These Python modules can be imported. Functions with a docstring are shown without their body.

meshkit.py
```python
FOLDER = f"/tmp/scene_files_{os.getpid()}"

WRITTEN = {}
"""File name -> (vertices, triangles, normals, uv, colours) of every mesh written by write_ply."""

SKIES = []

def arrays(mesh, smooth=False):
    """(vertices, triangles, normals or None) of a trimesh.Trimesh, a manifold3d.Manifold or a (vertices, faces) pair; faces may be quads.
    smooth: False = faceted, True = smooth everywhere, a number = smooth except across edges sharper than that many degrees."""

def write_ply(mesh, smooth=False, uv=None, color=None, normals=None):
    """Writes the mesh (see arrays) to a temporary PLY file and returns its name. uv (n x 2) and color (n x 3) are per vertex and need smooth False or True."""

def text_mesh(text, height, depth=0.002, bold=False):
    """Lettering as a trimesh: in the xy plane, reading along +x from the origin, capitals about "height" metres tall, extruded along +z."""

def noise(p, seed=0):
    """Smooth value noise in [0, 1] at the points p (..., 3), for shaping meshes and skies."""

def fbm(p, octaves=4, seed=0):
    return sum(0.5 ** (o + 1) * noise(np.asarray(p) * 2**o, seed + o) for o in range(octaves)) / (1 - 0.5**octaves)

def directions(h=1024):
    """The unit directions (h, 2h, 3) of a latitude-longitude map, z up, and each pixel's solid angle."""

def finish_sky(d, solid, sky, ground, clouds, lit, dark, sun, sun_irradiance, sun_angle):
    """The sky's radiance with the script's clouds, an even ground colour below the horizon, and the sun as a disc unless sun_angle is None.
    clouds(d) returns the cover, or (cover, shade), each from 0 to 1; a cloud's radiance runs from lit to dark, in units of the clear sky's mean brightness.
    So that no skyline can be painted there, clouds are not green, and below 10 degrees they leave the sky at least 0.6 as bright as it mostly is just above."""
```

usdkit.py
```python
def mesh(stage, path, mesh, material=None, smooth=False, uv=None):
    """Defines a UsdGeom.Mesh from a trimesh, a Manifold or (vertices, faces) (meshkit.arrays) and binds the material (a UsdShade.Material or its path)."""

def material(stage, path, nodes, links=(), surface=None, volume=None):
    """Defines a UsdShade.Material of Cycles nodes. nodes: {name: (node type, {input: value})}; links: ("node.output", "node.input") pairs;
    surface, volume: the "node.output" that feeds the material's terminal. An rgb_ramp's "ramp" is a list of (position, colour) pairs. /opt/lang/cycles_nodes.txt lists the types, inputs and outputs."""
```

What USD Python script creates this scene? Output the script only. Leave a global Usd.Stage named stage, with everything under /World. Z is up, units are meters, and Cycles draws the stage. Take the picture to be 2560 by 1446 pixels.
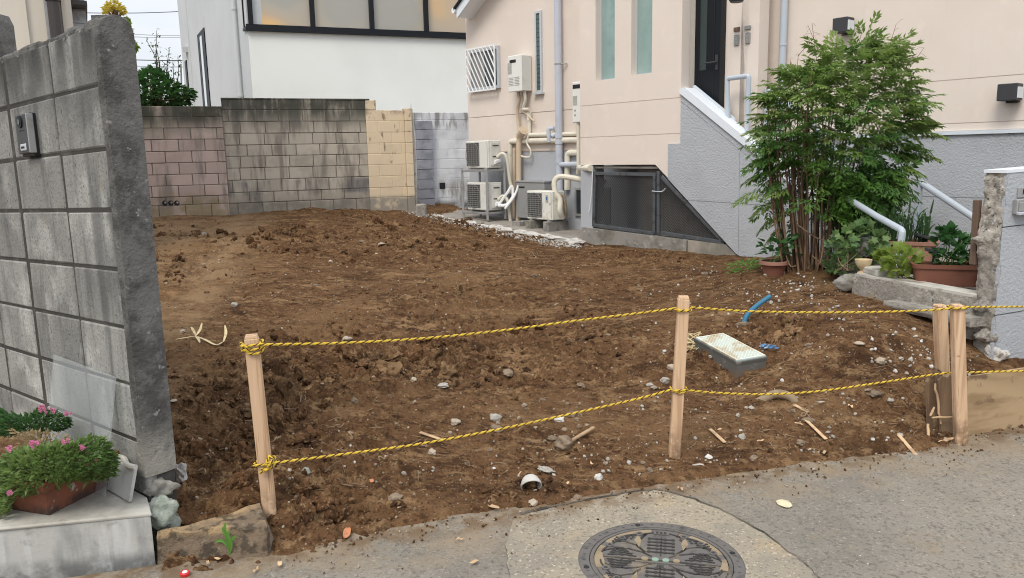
import math, random
import numpy as np, trimesh
import usdkit, meshkit
from meshkit import fbm
from pxr import Usd, UsdGeom, UsdLux, UsdShade, Gf, Sdf, Vt
from scipy.interpolate import RBFInterpolator
from shapely.geometry import Polygon, LineString, Point
import shapely

stage = Usd.Stage.CreateInMemory()
UsdGeom.SetStageUpAxis(stage, UsdGeom.Tokens.z)
UsdGeom.SetStageMetersPerUnit(stage, 1.0)
W = UsdGeom.Xform.Define(stage, '/World'); stage.SetDefaultPrim(W.GetPrim())
LK = '/World/Looks'
rng = np.random.default_rng(7); random.seed(7)

# ------------------------------------------------ camera, sky, sun
FPX, PITCH, ROLL, EYE = 1950., math.radians(9.7), math.radians(1.19), 1.6     # photo 2560 px wide
cF = np.array([0, math.cos(PITCH), -math.sin(PITCH)]); cU0 = np.array([0, math.sin(PITCH), math.cos(PITCH)]); cR0 = np.array([1., 0, 0])
cR = math.cos(ROLL)*cR0 - math.sin(ROLL)*cU0; cU = math.sin(ROLL)*cR0 + math.cos(ROLL)*cU0
O = np.array([0, 0, EYE])
cam = UsdGeom.Camera.Define(stage, '/World/camera')
cam.CreateHorizontalApertureAttr(36.0); cam.CreateVerticalApertureAttr(36.0*1446/2560); cam.CreateFocalLengthAttr(36.0*FPX/2560)
cam.CreateClippingRangeAttr(Gf.Vec2f(0.05, 2000)); cam.CreateExposureAttr(0.54)
m4 = Gf.Matrix4d(*cR, 0, *cU, 0, *(-cF), 0, *O, 1)
cam.AddTransformOp().Set(m4)

SUN_AZ, SUN_EL = math.radians(205.), math.radians(52.)      # diffuse, from behind the camera
dome = UsdLux.DomeLight.Define(stage, '/World/sky')
skym = usdkit.material(stage, LK+'/sky', {
    'sky': ('sky_texture', {'sky_type': 'single_scattering', 'sun_disc': False, 'sun_elevation': SUN_EL, 'sun_rotation': SUN_AZ}),
    'co': ('texture_coordinate', {}), 'mp': ('mapping', {'scale': (1.5, 1.5, 4.)}),
    'n': ('noise_texture', {'scale': 1.6, 'detail': 4, 'roughness': .55}),
    'r': ('rgb_ramp', {'ramp': [(.3, (4.9, 5.35, 6.0)), (.7, (6.7, 6.8, 6.9))]}),
    'sx': ('separate_xyz', {}), 'zr': ('map_range', {'from_min': 0., 'from_max': 1., 'to_min': .92, 'to_max': 1.9, 'clamp': True}), 'zc': ('combine_color', {}), 'zm': ('mix_color', {'blend_type': 'multiply', 'fac': 1., 'use_clamp': False}),
    'm': ('mix_color', {'fac': .93, 'use_clamp': False}),
    'b': ('background_shader', {'strength': .1})},
    [('co.generated', 'mp.vector'), ('mp.vector', 'n.vector'), ('n.fac', 'r.fac'), ('sky.color', 'm.a'), ('r.color', 'm.b'), ('co.generated', 'sx.vector'), ('sx.z', 'zr.value'), ('zr.result', 'zc.r'), ('zr.result', 'zc.g'), ('zr.result', 'zc.b'), ('m.result', 'zm.a'), ('zc.color', 'zm.b'), ('zm.result', 'b.color')], surface='b.background')
UsdShade.MaterialBindingAPI.Apply(dome.GetPrim()).Bind(skym)
dome.GetPrim().SetCustomDataByKey('kind', 'structure')
sun = UsdLux.DistantLight.Define(stage, '/World/sun')
sun.CreateNormalizeAttr(True); sun.CreateIntensityAttr(0.40); sun.CreateAngleAttr(22.0); sun.CreateColorAttr(Gf.Vec3f(1.0, .93, .82))
sdir = np.array([math.sin(SUN_AZ)*math.cos(SUN_EL), math.cos(SUN_AZ)*math.cos(SUN_EL), math.sin(SUN_EL)])
zx = sdir; xx = np.cross([0, 0, 1.], zx); xx /= np.linalg.norm(xx); yx = np.cross(zx, xx)
sun.AddTransformOp().Set(Gf.Matrix4d(*xx, 0, *yx, 0, *zx, 0, 0, 0, 20, 1))

# ------------------------------------------------ measuring helpers: a photo pixel becomes a point of the place
def ray(x, y): return cF + (x-1280)/FPX*cR - (y-723)/FPX*cU
def onz(x, y, z=0.):
    d = ray(x, y); return O + d*((z-EYE)/d[2])
def aty(x, y, Y):
    d = ray(x, y); return O + d*(Y/d[1])
class Pl:                                                           # a vertical plane: s along, z up, n towards the street side
    def __init__(s, P, az, k=0.):
        a = math.radians(az); s.P = np.asarray(P, float)*[1, 1, 0]; s.d = np.array([math.sin(a), math.cos(a), 0]); s.k = k
        s.n = np.array([s.d[1], -s.d[0], 0])
        if s.n@(O-s.P) < 0: s.n = -s.n
    def at(s, a, z, n=0.): return s.P + s.d*a + s.n*n + np.array([0, 0, z + s.k*a])
    def sz(s, x, y, n=0.):
        dd = ray(x, y); P = s.P + s.n*n; q = O + dd*(((P-O)@s.n)/(dd@s.n)) - P
        a = q@s.d; return a, q[2] - s.k*a + 0*EYE
    def px(s, x, y, n=0.): a, z = s.sz(x, y, n); return s.at(a, z, n)

# ------------------------------------------------ scene helpers
ORIG, COUNT = {}, {}
def uniq(parent, name):
    k = parent + '/' + name; c = COUNT.get(k, 0); COUNT[k] = c+1
    return k if c == 0 else f'{k}_{c:03d}'
def data(prim, label=None, cat=None, group=None, kind=None):
    for k, v in (('label', label), ('category', cat), ('group', group), ('kind', kind)):
        if v: prim.SetCustomDataByKey(k, v)
    return prim
def thing(name, label, cat, loc, group=None):
    p = uniq('/World', name); x = UsdGeom.Xform.Define(stage, p); loc = np.asarray(loc, float)
    x.AddTranslateOp().Set(Gf.Vec3d(*loc)); ORIG[p] = loc
    data(x.GetPrim(), label, cat, group); return p
class MB:
    def __init__(s): s.v, s.f, s.n = [], [], 0
    def add(s, v, f=None):
        if f is None: v, f = (v.vertices, v.faces)
        v = np.asarray(v, float); f = np.asarray(f, int)
        if f.shape[1] == 4: f = np.vstack([f[:, [0, 1, 2]], f[:, [0, 2, 3]]])
        s.v.append(v); s.f.append(f+s.n); s.n += len(v); return s
    def mesh(s): return trimesh.Trimesh(np.vstack(s.v), np.vstack(s.f), process=False)
QF = np.array([[0, 1, 3, 2], [4, 6, 7, 5], [0, 4, 5, 1], [2, 3, 7, 6], [0, 2, 6, 4], [1, 5, 7, 3]])
def hexa(f, a0, a1, b0, b1, c0, c1):
    """box through a mapping f(a, b, c)"""
    v = np.array([f(a, b, c) for a in (a0, a1) for b in (b0, b1) for c in (c0, c1)])
    m = trimesh.Trimesh(v, np.vstack([QF[:, [0, 1, 2]], QF[:, [0, 2, 3]]]), process=False)
    if m.volume < 0: m.faces = m.faces[:, ::-1]
    return m
def cbox(f, a0, a1, b0, b1, c0, c1, ch=.006, jit=0.):
    """box with chamfered edges through a mapping"""
    P = []
    for i, a in ((-1, a0), (1, a1)):
        for j, b in ((-1, b0), (1, b1)):
            for k, c in ((-1, c0), (1, c1)):
                P += [(a-i*ch, b-j*ch, c), (a-i*ch, b, c-k*ch), (a, b-j*ch, c-k*ch)]
    P = np.array(P)
    if jit: P = P + rng.normal(0, jit, P.shape)
    h = trimesh.convex.convex_hull(P, qhull_options='QJ Pp')
    v = np.array([f(*p) for p in h.vertices]); m = trimesh.Trimesh(v, h.faces, process=False)
    if m.volume < 0: m.faces = m.faces[:, ::-1]
    return m
def onpl(pl): return lambda s, z, n: pl.at(s, z, n)
def axis(d):
    d = np.asarray(d, float); d = d/np.linalg.norm(d); u = np.cross(d, [0, 0, 1.] if abs(d[2]) < .9 else [1., 0, 0]); u /= np.linalg.norm(u)
    return d, u, np.cross(u, d)
def tube(pts, r, n=10, cap=True, roll=0.):
    pts = np.asarray(pts, float); rs = np.broadcast_to(np.asarray(r, float), (len(pts),))
    t = np.gradient(pts, axis=0); t /= np.linalg.norm(t, axis=1, keepdims=True) + 1e-12
    _, u, _ = axis(t[0]); V = []
    for i in range(len(pts)):
        u = u - t[i]*(u@t[i]); u /= np.linalg.norm(u)+1e-12; w = np.cross(t[i], u); a = np.arange(n)/n*2*np.pi + roll
        V.append(pts[i] + rs[i]*(np.cos(a)[:, None]*u + np.sin(a)[:, None]*w))
    V = np.vstack(V); F = []
    for i in range(len(pts)-1):
        for j in range(n):
            a, b = i*n+j, i*n+(j+1) % n; F += [(a, b, b+n), (a, b+n, a+n)]
    if cap:
        k = len(V); V = np.vstack([V, pts[:1], pts[-1:]])
        for j in range(n): F += [(k, (j+1) % n, j), (k+1, (len(pts)-1)*n+j, (len(pts)-1)*n+(j+1) % n)]
    return trimesh.Trimesh(V, np.array(F), process=False)
def smoothpath(pts, n=8):
    """Catmull-Rom through the points"""
    p = np.asarray(pts, float); p = np.vstack([2*p[0]-p[1], p, 2*p[-1]-p[-2]]); out = []
    for i in range(1, len(p)-2):
        for t in np.linspace(0, 1, n, endpoint=False):
            a, b, c, d = p[i-1:i+3]
            out.append(.5*(2*b + (c-a)*t + (2*a-5*b+4*c-d)*t*t + (3*b-a-3*c+d)*t**3))
    return np.array(out+[p[-2]])
def bend(pts, r=.05, n=5):
    """polyline with rounded corners"""
    p = np.asarray(pts, float); out = [p[0]]
    for i in range(1, len(p)-1):
        a = p[i-1]-p[i]; b = p[i+1]-p[i]; la, lb = np.linalg.norm(a), np.linalg.norm(b); q = min(r, la*.45, lb*.45)
        A, B = p[i]+a/la*q, p[i]+b/lb*q
        for t in np.linspace(0, 1, n): out.append((1-t)**2*A + 2*t*(1-t)*p[i] + t*t*B)
    return np.array(out+[p[-1]])
def rod(p, q, w, d=None, up=(0, 0, 1), ch=.004):
    """bevelled bar of section w x d from p to q"""
    p, q = np.asarray(p, float), np.asarray(q, float); d = d or w; t = q-p; L = np.linalg.norm(t); t = t/L
    u = np.cross(t, np.asarray(up, float)); u = u/np.linalg.norm(u) if np.linalg.norm(u) > 1e-6 else np.array([1., 0, 0]); v = np.cross(u, t)
    return cbox(lambda a, b, c: p + t*c + u*a + v*b, -w/2, w/2, -d/2, d/2, 0, L, ch)
def lathe(prof, c=(0, 0, 0), n=28):
    m = trimesh.creation.revolve(np.asarray(prof, float), sections=n); m.apply_translation(c); return m
def extr(pl, poly, n0, n1):
    """polygon in a plane's (s, z), thickened from n0 to n1"""
    if not isinstance(poly, Polygon): poly = Polygon(poly)
    m = trimesh.creation.extrude_polygon(poly, n1-n0, engine='earcut'); v = m.vertices
    vv = pl.P + v[:, :1]*pl.d + (v[:, 2:3]+n0)*pl.n + np.c_[np.zeros((len(v), 2)), v[:, 1]+pl.k*v[:, 0]]
    o = trimesh.Trimesh(vv, m.faces, process=False)
    if o.volume < 0: o.faces = o.faces[:, ::-1]
    return o
def rock(seed, r=1., flat=.7, sub=1, rough=.35):
    g = np.random.default_rng(seed)
    m = trimesh.creation.icosphere(subdivisions=sub); v = m.vertices.copy()
    v *= (1 + rough*(2*fbm(v*1.3+g.uniform(0, 50, 3), 3)-1)*1.6)[:, None]
    v *= np.array([g.uniform(.75, 1.25), g.uniform(.6, 1.), flat])*r
    m.vertices = v; return m
def build(parent, name, mesh, material, smooth=False, label=None, kind=None):
    if isinstance(mesh, MB): mesh = mesh.mesh()
    if isinstance(mesh, (list, tuple)):
        b = MB(); [b.add(x) for x in mesh]; mesh = b.mesh()
    p = uniq(parent, name); root = '/'.join(parent.split('/')[:3]); o = ORIG.get(root, np.zeros(3))
    usdkit.mesh(stage, p, (np.asarray(mesh.vertices)-o, mesh.faces), material, smooth=smooth)
    data(stage.GetPrimAtPath(p), label, None, None, kind); return p
def top(name, mesh, material, label=None, cat=None, group=None, kind=None, smooth=False):
    p = build('/World', name, mesh, material, smooth); data(stage.GetPrimAtPath(p), label, cat, group, kind); return p
def scatter(parent, name, protos, material, pts, quats, scales, label=None, kind='stuff', cat=None):
    p = uniq(parent, name); pi = UsdGeom.PointInstancer.Define(stage, p); rels = []
    for i, (m, mt) in enumerate(zip(protos, material if isinstance(material, list) else [material]*len(protos))):
        usdkit.mesh(stage, f'{p}/piece_{i:03d}' if i else f'{p}/piece', m, mt, smooth=30); rels.append(Sdf.Path(f'{p}/piece_{i:03d}' if i else f'{p}/piece'))
    pi.CreatePrototypesRel().SetTargets(rels)
    n = len(pts); pi.CreatePositionsAttr(Vt.Vec3fArray.FromNumpy(np.asarray(pts, np.float32)))
    pi.CreateProtoIndicesAttr(Vt.IntArray.FromNumpy(rng.integers(0, len(protos), n).astype(np.int32)))
    pi.CreateOrientationsAttr(Vt.QuathArray([Gf.Quath(float(q[0]), float(q[1]), float(q[2]), float(q[3])) for q in quats]))
    s = np.asarray(scales, np.float32); s = np.repeat(s[:, None], 3, 1) if s.ndim == 1 else s
    pi.CreateScalesAttr(Vt.Vec3fArray.FromNumpy(s)); data(pi.GetPrim(), label, cat, None, kind); return p
def rquat(n, g=rng, tilt=math.pi):
    a = g.uniform(0, 2*np.pi, n)/2; q = np.c_[np.cos(a), np.zeros(n), np.zeros(n), np.sin(a)]
    if tilt >= math.pi:
        q = g.normal(size=(n, 4)); q /= np.linalg.norm(q, axis=1, keepdims=True)
    return q
# ------------------------------------------------ materials
def mat(name, base, layers=(), rough=.8, bump=(), rnd=0., spec=.3, metal=0., rough2=None, **kw):
    """base colour + layers of noise-driven colours on world position.
    layer: dict(c=colour, s=scale, st=(stretch), lo=, hi=, d=detail, z=(z0, z1) fade-in with height, a=amount, t='noise'|'voronoi'|'rand')
    bump: list of (scale, strength, distance)"""
    N = {'geo': ('geometry', {}), 'p': ('principled_bsdf', dict({'roughness': rough, 'specular_ior_level': spec, 'metallic': metal}, **kw)), 'base': ('color', {'value': base})}
    L = []; cur = 'base.color'
    for i, y in enumerate(layers):
        a = f'l{i}'
        N[a+'mp'] = ('mapping', {'scale': y.get('st', (1, 1, 1)), 'location': (i*3.7, i*1.3, i*2.1)}); L.append(('geo.position', a+'mp.vector'))
        if y.get('t') == 'voronoi':
            N[a+'n'] = ('voronoi_texture', {'scale': y['s'], 'feature': 'f1'}); o = a+'n.distance'
        elif y.get('t') == 'rand':
            N[a+'n'] = ('object_info', {}); o = a+'n.random'
        else:
            N[a+'n'] = ('noise_texture', {'scale': y['s'], 'detail': y.get('d', 4), 'roughness': y.get('r', .6)}); o = a+'n.fac'
        if y.get('t') != 'rand': L.append((a+'mp.vector', a+'n.vector'))
        lo, hi = y.get('lo', .4), y.get('hi', .65)
        N[a+'mr'] = ('map_range', {'range_type': 'smoothstep', 'from_min': min(lo, hi), 'from_max': max(lo, hi), 'to_min': 0. if hi > lo else y.get('a', 1.), 'to_max': y.get('a', 1.) if hi > lo else 0., 'clamp': True}); L.append((o, a+'mr.value'))
        fac = a+'mr.result'
        if 'z' in y:
            N[a+'sx'] = ('separate_xyz', {}); L.append(('geo.position', a+'sx.vector')); z0, z1 = y['z']
            N[a+'zr'] = ('map_range', {'range_type': 'smoothstep', 'from_min': min(z0, z1), 'from_max': max(z0, z1), 'to_min': 0. if z1 > z0 else 1., 'to_max': 1. if z1 > z0 else 0., 'clamp': True}); L.append((a+'sx.z', a+'zr.value'))
            N[a+'mm'] = ('math', {'math_type': 'multiply'}); L += [(fac, a+'mm.value1'), (a+'zr.result', a+'mm.value2')]; fac = a+'mm.value'
        if 'g' in y:                       # fade with distance from a world point/line: (axis vector, offset, d0, d1)
            ax, d0, d1 = y['g']
            N[a+'dp'] = ('vector_math', {'math_type': 'dot_product', 'vector2': ax}); L.append(('geo.position', a+'dp.vector1'))
            N[a+'dr'] = ('map_range', {'range_type': 'smoothstep', 'from_min': min(d0, d1), 'from_max': max(d0, d1), 'to_min': 0. if d1 > d0 else 1., 'to_max': 1. if d1 > d0 else 0., 'clamp': True}); L.append((a+'dp.value', a+'dr.value'))
            N[a+'dm'] = ('math', {'math_type': 'multiply'}); L += [(fac, a+'dm.value1'), (a+'dr.result', a+'dm.value2')]; fac = a+'dm.value'
        N[a+'mx'] = ('mix_color', {'b': y['c'], 'blend_type': y.get('bl', 'mix')}); L += [(cur, a+'mx.a'), (fac, a+'mx.fac')]; cur = a+'mx.result'
    if rnd:
        N['oi'] = ('object_info', {}); N['om'] = ('map_range', {'to_min': 1-rnd, 'to_max': 1+rnd}); N['oc'] = ('combine_color', {}); N['ox'] = ('mix_color', {'blend_type': 'multiply', 'fac': 1.})
        L += [('oi.random', 'om.value')] + [('om.result', 'oc.'+k) for k in 'rgb'] + [(cur, 'ox.a'), ('oc.color', 'ox.b')]; cur = 'ox.result'
    L.append((cur, 'p.base_color'))
    prev = None
    for i, (s, st, ds) in enumerate(bump):
        b = f'b{i}'; N[b+'n'] = ('noise_texture', {'scale': s, 'detail': 5, 'roughness': .65}); N[b] = ('bump', {'strength': st, 'distance': ds})
        L += [('geo.position', b+'n.vector'), (b+'n.fac', b+'.height')]
        if prev: L.append((prev+'.normal', b+'.normal'))
        prev = b
    if prev: L.append((prev+'.normal', 'p.normal'))
    return usdkit.material(stage, f'{LK}/{name}', N, L, surface='p.BSDF')
D = dict; SV = (5., 5., .55)
M = {}
M['dirt'] = mat('dirt', (.130, .070, .035), [D(c=(.26, .156, .078), s=1.2, lo=.54, hi=.68, d=8, r=.7, a=.85), D(c=(.046, .023, .012), s=1.7, lo=.51, hi=.66, a=.85, d=8, r=.7),
    D(c=(.30, .19, .10), s=2.6, st=(.8, 2.6, 1), d=8, r=.72, lo=.54, hi=.62, a=.7), D(c=(.042, .021, .012), s=3.3, st=(.8, 2.2, 1), d=8, r=.72, lo=.53, hi=.61, a=.75), D(c=(.25, .155, .08), s=11, lo=.52, hi=.66, a=.65, d=5), D(c=(.045, .024, .014), s=17, lo=.52, hi=.64, a=.75, d=5), D(c=(.32, .21, .12), s=42, lo=.59, hi=.69, a=.55), D(c=(.035, .019, .011), s=55, lo=.56, hi=.65, a=.6),
    D(c=(.28, .185, .105), s=1.6, d=8, r=.68, lo=.34, hi=.58, a=.75, g=((-.9, -.2, 0), .75, 1.2)), D(c=(.20, .118, .06), s=.7, d=8, r=.7, lo=.53, hi=.64, a=.55)],
    rough=.97, spec=.06, bump=[(14, .8, .04), (45, .9, .016), (140, .8, .006)])
M['clod'] = mat('clod', (.115, .061, .030), [D(c=(.25, .158, .085), s=1.4, lo=.48, hi=.66, d=7, a=.85), D(c=(.050, .028, .017), s=2.1, lo=.5, hi=.64, a=.8, d=6), D(c=(.04, .022, .014), s=24, lo=.5, hi=.64, a=.7), D(c=(.30, .2, .115), s=50, lo=.56, hi=.68, a=.7)], rough=.97, spec=.05, bump=[(55, .9, .012)], rnd=.3)
M['pebble'] = mat('pebble', (.22, .165, .115), [D(c=(.13, .09, .06), s=25, lo=.45, hi=.62, a=.8), D(c=(.40, .35, .28), s=1, t='rand', lo=.5, hi=1., a=.6)], rough=.85, bump=[(80, .5, .004)], rnd=.25)
M['chip'] = mat('chip', (.34, .32, .285), [D(c=(.25, .19, .14), s=30, lo=.5, hi=.66, a=.7), D(c=(.60, .585, .56), s=1, t='rand', lo=.6, hi=1., a=.8)], rough=.8, bump=[(90, .4, .003)])
M['rubble'] = mat('rubble', (.36, .335, .30), [D(c=(.60, .59, .56), s=9, lo=.5, hi=.66), D(c=(.17, .125, .09), s=14, lo=.5, hi=.68, a=.8)], rough=.95, bump=[(45, .8, .015), (160, .6, .004)], rnd=.2)
AX = (-.30, .954, 0.)    # across the street, towards the lot
M['asphalt'] = mat('asphalt', (.232, .210, .178), [D(c=(.175, .158, .135), s=1.3, lo=.44, hi=.62, a=.75, d=8, r=.65), D(c=(.29, .255, .205), s=.6, lo=.50, hi=.64, a=.6, d=7), D(c=(.115, .105, .092), s=62, lo=.53, hi=.64, a=.7, d=3), D(c=(.35, .32, .27), s=75, lo=.58, hi=.67, a=.65, d=3), D(c=(.10, .095, .09), s=26, lo=.58, hi=.70, a=.6),
    D(c=(.66, .63, .57), s=48, lo=.685, hi=.725, a=.9), D(c=(.27, .21, .145), s=4, d=8, r=.7, lo=.54, hi=.70, a=.5), D(c=(.27, .205, .135), s=4, d=8, r=.7, lo=.36, hi=.60, a=.75, g=(AX, 2.72, 3.1)), D(c=(.15, .10, .06), s=9, d=6, lo=.40, hi=.6, a=.85, g=(AX, 3.0, 3.15))],
    rough=.97, spec=.06, bump=[(75, .9, .008), (28, .5, .008)])
M['apron'] = mat('apron', (.30, .258, .195), [D(c=(.215, .195, .165), s=2.2, lo=.42, hi=.62, a=.8, d=7), D(c=(.37, .28, .175), s=3.7, lo=.54, hi=.72, a=.7, d=6), D(c=(.14, .125, .105), s=60, lo=.54, hi=.65, a=.7, d=3), D(c=(.5, .45, .36), s=70, lo=.60, hi=.68, a=.8, d=3),
    D(c=(.15, .10, .06), s=9, lo=.40, hi=.6, a=.85, g=(AX, 3.0, 3.15))], rough=.97, spec=.06, bump=[(70, .8, .006), (20, .35, .008)])
M['tar'] = mat('tar', (.10, .085, .066), [D(c=(.04, .036, .03), s=6, lo=.48, hi=.6)], rough=.9)
M['iron'] = mat('iron', (.125, .115, .107), [D(c=(.22, .18, .125), s=5, lo=.54, hi=.70, a=.7), D(c=(.06, .058, .057), s=18, lo=.5, hi=.66, a=.6)], rough=.62, spec=.35, metal=.15, bump=[(90, .4, .003)])
M['ironsand'] = mat('ironsand', (.030, .028, .026), [D(c=(.24, .19, .125), s=4, lo=.50, hi=.60, a=.9)], rough=.95, bump=[(100, .5, .003)])
M['irondark'] = mat('irondark', (.042, .039, .036), rough=.8)
M['sandfill'] = mat('sandfill', (.26, .205, .135), [D(c=(.2, .155, .10), s=14, lo=.45, hi=.65)], rough=.95)
M['verdigris'] = mat('verdigris', (.22, .30, .24), rough=.7)
M['block'] = mat('block', (.265, .26, .242), [D(c=(.15, .148, .142), s=2.2, lo=.45, hi=.66, a=.75, d=6), D(c=(.44, .435, .405), s=3.4, lo=.50, hi=.66, a=.7, d=6), D(c=(.040, .041, .040), s=1.3, st=SV, lo=.26, hi=.60, a=.95, z=(1.70, 2.15)), D(c=(.095, .096, .095), s=1.5, st=SV, lo=.48, hi=.68, a=.75), D(c=(.28, .205, .11), s=6, lo=.64, hi=.76, a=.45),
    D(c=(.07, .07, .068), s=38, lo=.63, hi=.70, a=.8), D(c=(.10, .10, .097), s=75, lo=.52, hi=.64, a=.5)], rough=.95, spec=.1, bump=[(70, .7, .006), (22, .35, .008)], rnd=.18)
M['mortar'] = mat('mortar', (.062, .059, .054), [D(c=(.10, .095, .088), s=7, lo=.5, hi=.7)], rough=.97, spec=.05, bump=[(60, .6, .006)])
M['cap'] = mat('cap', (.135, .131, .124), [D(c=(.06, .058, .055), s=5, lo=.47, hi=.62, a=.8, d=7, r=.7), D(c=(.28, .275, .26), s=26, lo=.62, hi=.70, a=.8), D(c=(.17, .165, .155), s=6, lo=.54, hi=.66, a=.7, d=7, r=.7), D(c=(.30, .285, .25), s=8, lo=.32, hi=.5, a=.9, z=(.56, .34))], rough=.95, spec=.1, bump=[(48, .8, .01), (12, .5, .02)])
M['render'] = mat('render', (.42, .415, .39), [D(c=(.23, .235, .23), s=2.5, st=(3, 3, .8), lo=.45, hi=.65, a=.8), D(c=(.52, .53, .52), s=2.6, st=(6, 6, .6), lo=.52, hi=.68, a=.7), D(c=(.16, .15, .13), s=9, lo=.58, hi=.72, a=.5), D(c=(.12, .12, .115), s=9, lo=.35, hi=.6, a=.8, z=(.07, .0))], rough=.85, bump=[(60, .3, .004), (8, .25, .02)])
M['slabtop'] = mat('slabtop', (.50, .48, .43), [D(c=(.30, .275, .24), s=3, lo=.45, hi=.66, a=.8), D(c=(.16, .12, .085), s=8, lo=.56, hi=.72, a=.7)], rough=.85, bump=[(60, .3, .004)])
M['mint'] = mat('mint', (.30, .33, .28), [D(c=(.45, .47, .41), s=12, lo=.48, hi=.64), D(c=(.12, .10, .075), s=16, lo=.54, hi=.68, a=.9), D(c=(.06, .05, .04), s=26, lo=.62, hi=.7)], rough=.95, bump=[(40, .9, .02)])
M['oldkerb'] = mat('oldkerb', (.17, .125, .085), [D(c=(.37, .255, .135), s=6, lo=.34, hi=.58, z=(.085, .115), d=6), D(c=(.055, .042, .03), s=18, lo=.48, hi=.62, a=.85), D(c=(.23, .19, .14), s=30, lo=.58, hi=.7, a=.8)], rough=.95, bump=[(30, .9, .02), (110, .6, .005)])
M['cream'] = mat('cream', (.63, .515, .365), [D(c=(.53, .435, .31), s=3, lo=.5, hi=.7, a=.6), D(c=(.20, .15, .10), s=9, st=(1, 1, .5), lo=.60, hi=.70, a=.85), D(c=(.24, .22, .19), s=4, lo=.3, hi=.5, a=.9, z=(.98, .88)), D(c=(.25, .2, .15), s=4, lo=.44, hi=.6, a=.7, z=(2.32, 2.42))], rough=.85, bump=[(60, .3, .004)], rnd=.04)
M['backgrey'] = mat('backgrey', (.41, .37, .31), [D(c=(.30, .27, .225), s=3, lo=.45, hi=.65, a=.7), D(c=(.17, .15, .13), s=1.7, st=(3.5, 3.5, .5), lo=.48, hi=.64, a=.8), D(c=(.055, .057, .046), s=2.2, st=(3., 3., .45), lo=.30, hi=.54, a=.95, z=(2.0, 2.46)), D(c=(.055, .055, .045), s=4, d=6, lo=.38, hi=.62, a=.85, z=(2.38, 2.5)),
    D(c=(.10, .095, .10), s=2.2, st=(2, 2, .4), lo=.40, hi=.60, a=.85, z=(1.34, 1.22)), D(c=(.34, .30, .25), s=3, lo=.3, hi=.55, a=.8, z=(1.06, 1.0)), D(c=(.15, .145, .12), s=3, lo=.3, hi=.6, a=.7, z=(.98, .85))], rough=.92, bump=[(60, .5, .006)], rnd=.10)
M['backpink'] = mat('backpink', (.47, .365, .325), [D(c=(.39, .31, .27), s=3, lo=.45, hi=.65, a=.7), D(c=(.32, .285, .225), s=2, lo=.35, hi=.6, a=.9, z=(1.9, 2.1)), D(c=(.18, .155, .14), s=1.4, st=(3.5, 3.5, .5), lo=.50, hi=.66, a=.75), D(c=(.06, .062, .045), s=1.5, st=(3., 3., .6), lo=.24, hi=.56, a=.95, z=(2.05, 2.32)), D(c=(.05, .052, .04), s=4, d=6, lo=.38, hi=.62, a=.85, z=(2.24, 2.38)),
    D(c=(.27, .215, .12), s=2, lo=.34, hi=.56, a=.85, z=(1.2, .95))], rough=.92, bump=[(60, .5, .006)], rnd=.10)
M['backjoint'] = mat('backjoint', (.15, .135, .11), [D(c=(.18, .16, .13), s=9, lo=.45, hi=.65)], rough=.95)
M['backwhite'] = mat('backwhite', (.60, .61, .63), [D(c=(.42, .43, .46), s=2.5, lo=.45, hi=.65, a=.7), D(c=(.19, .185, .18), s=2.4, st=(3, 3, .6), lo=.42, hi=.60, a=.9, z=(2.05, 2.25)), D(c=(.24, .225, .20), s=2.6, st=(3, 3, .6), lo=.42, hi=.62, a=.9, z=(1.25, 1.0)), D(c=(.10, .085, .07), s=5, lo=.35, hi=.55, a=.9, z=(.78, .66))], rough=.85, bump=[(60, .4, .005)], rnd=.05)
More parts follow.
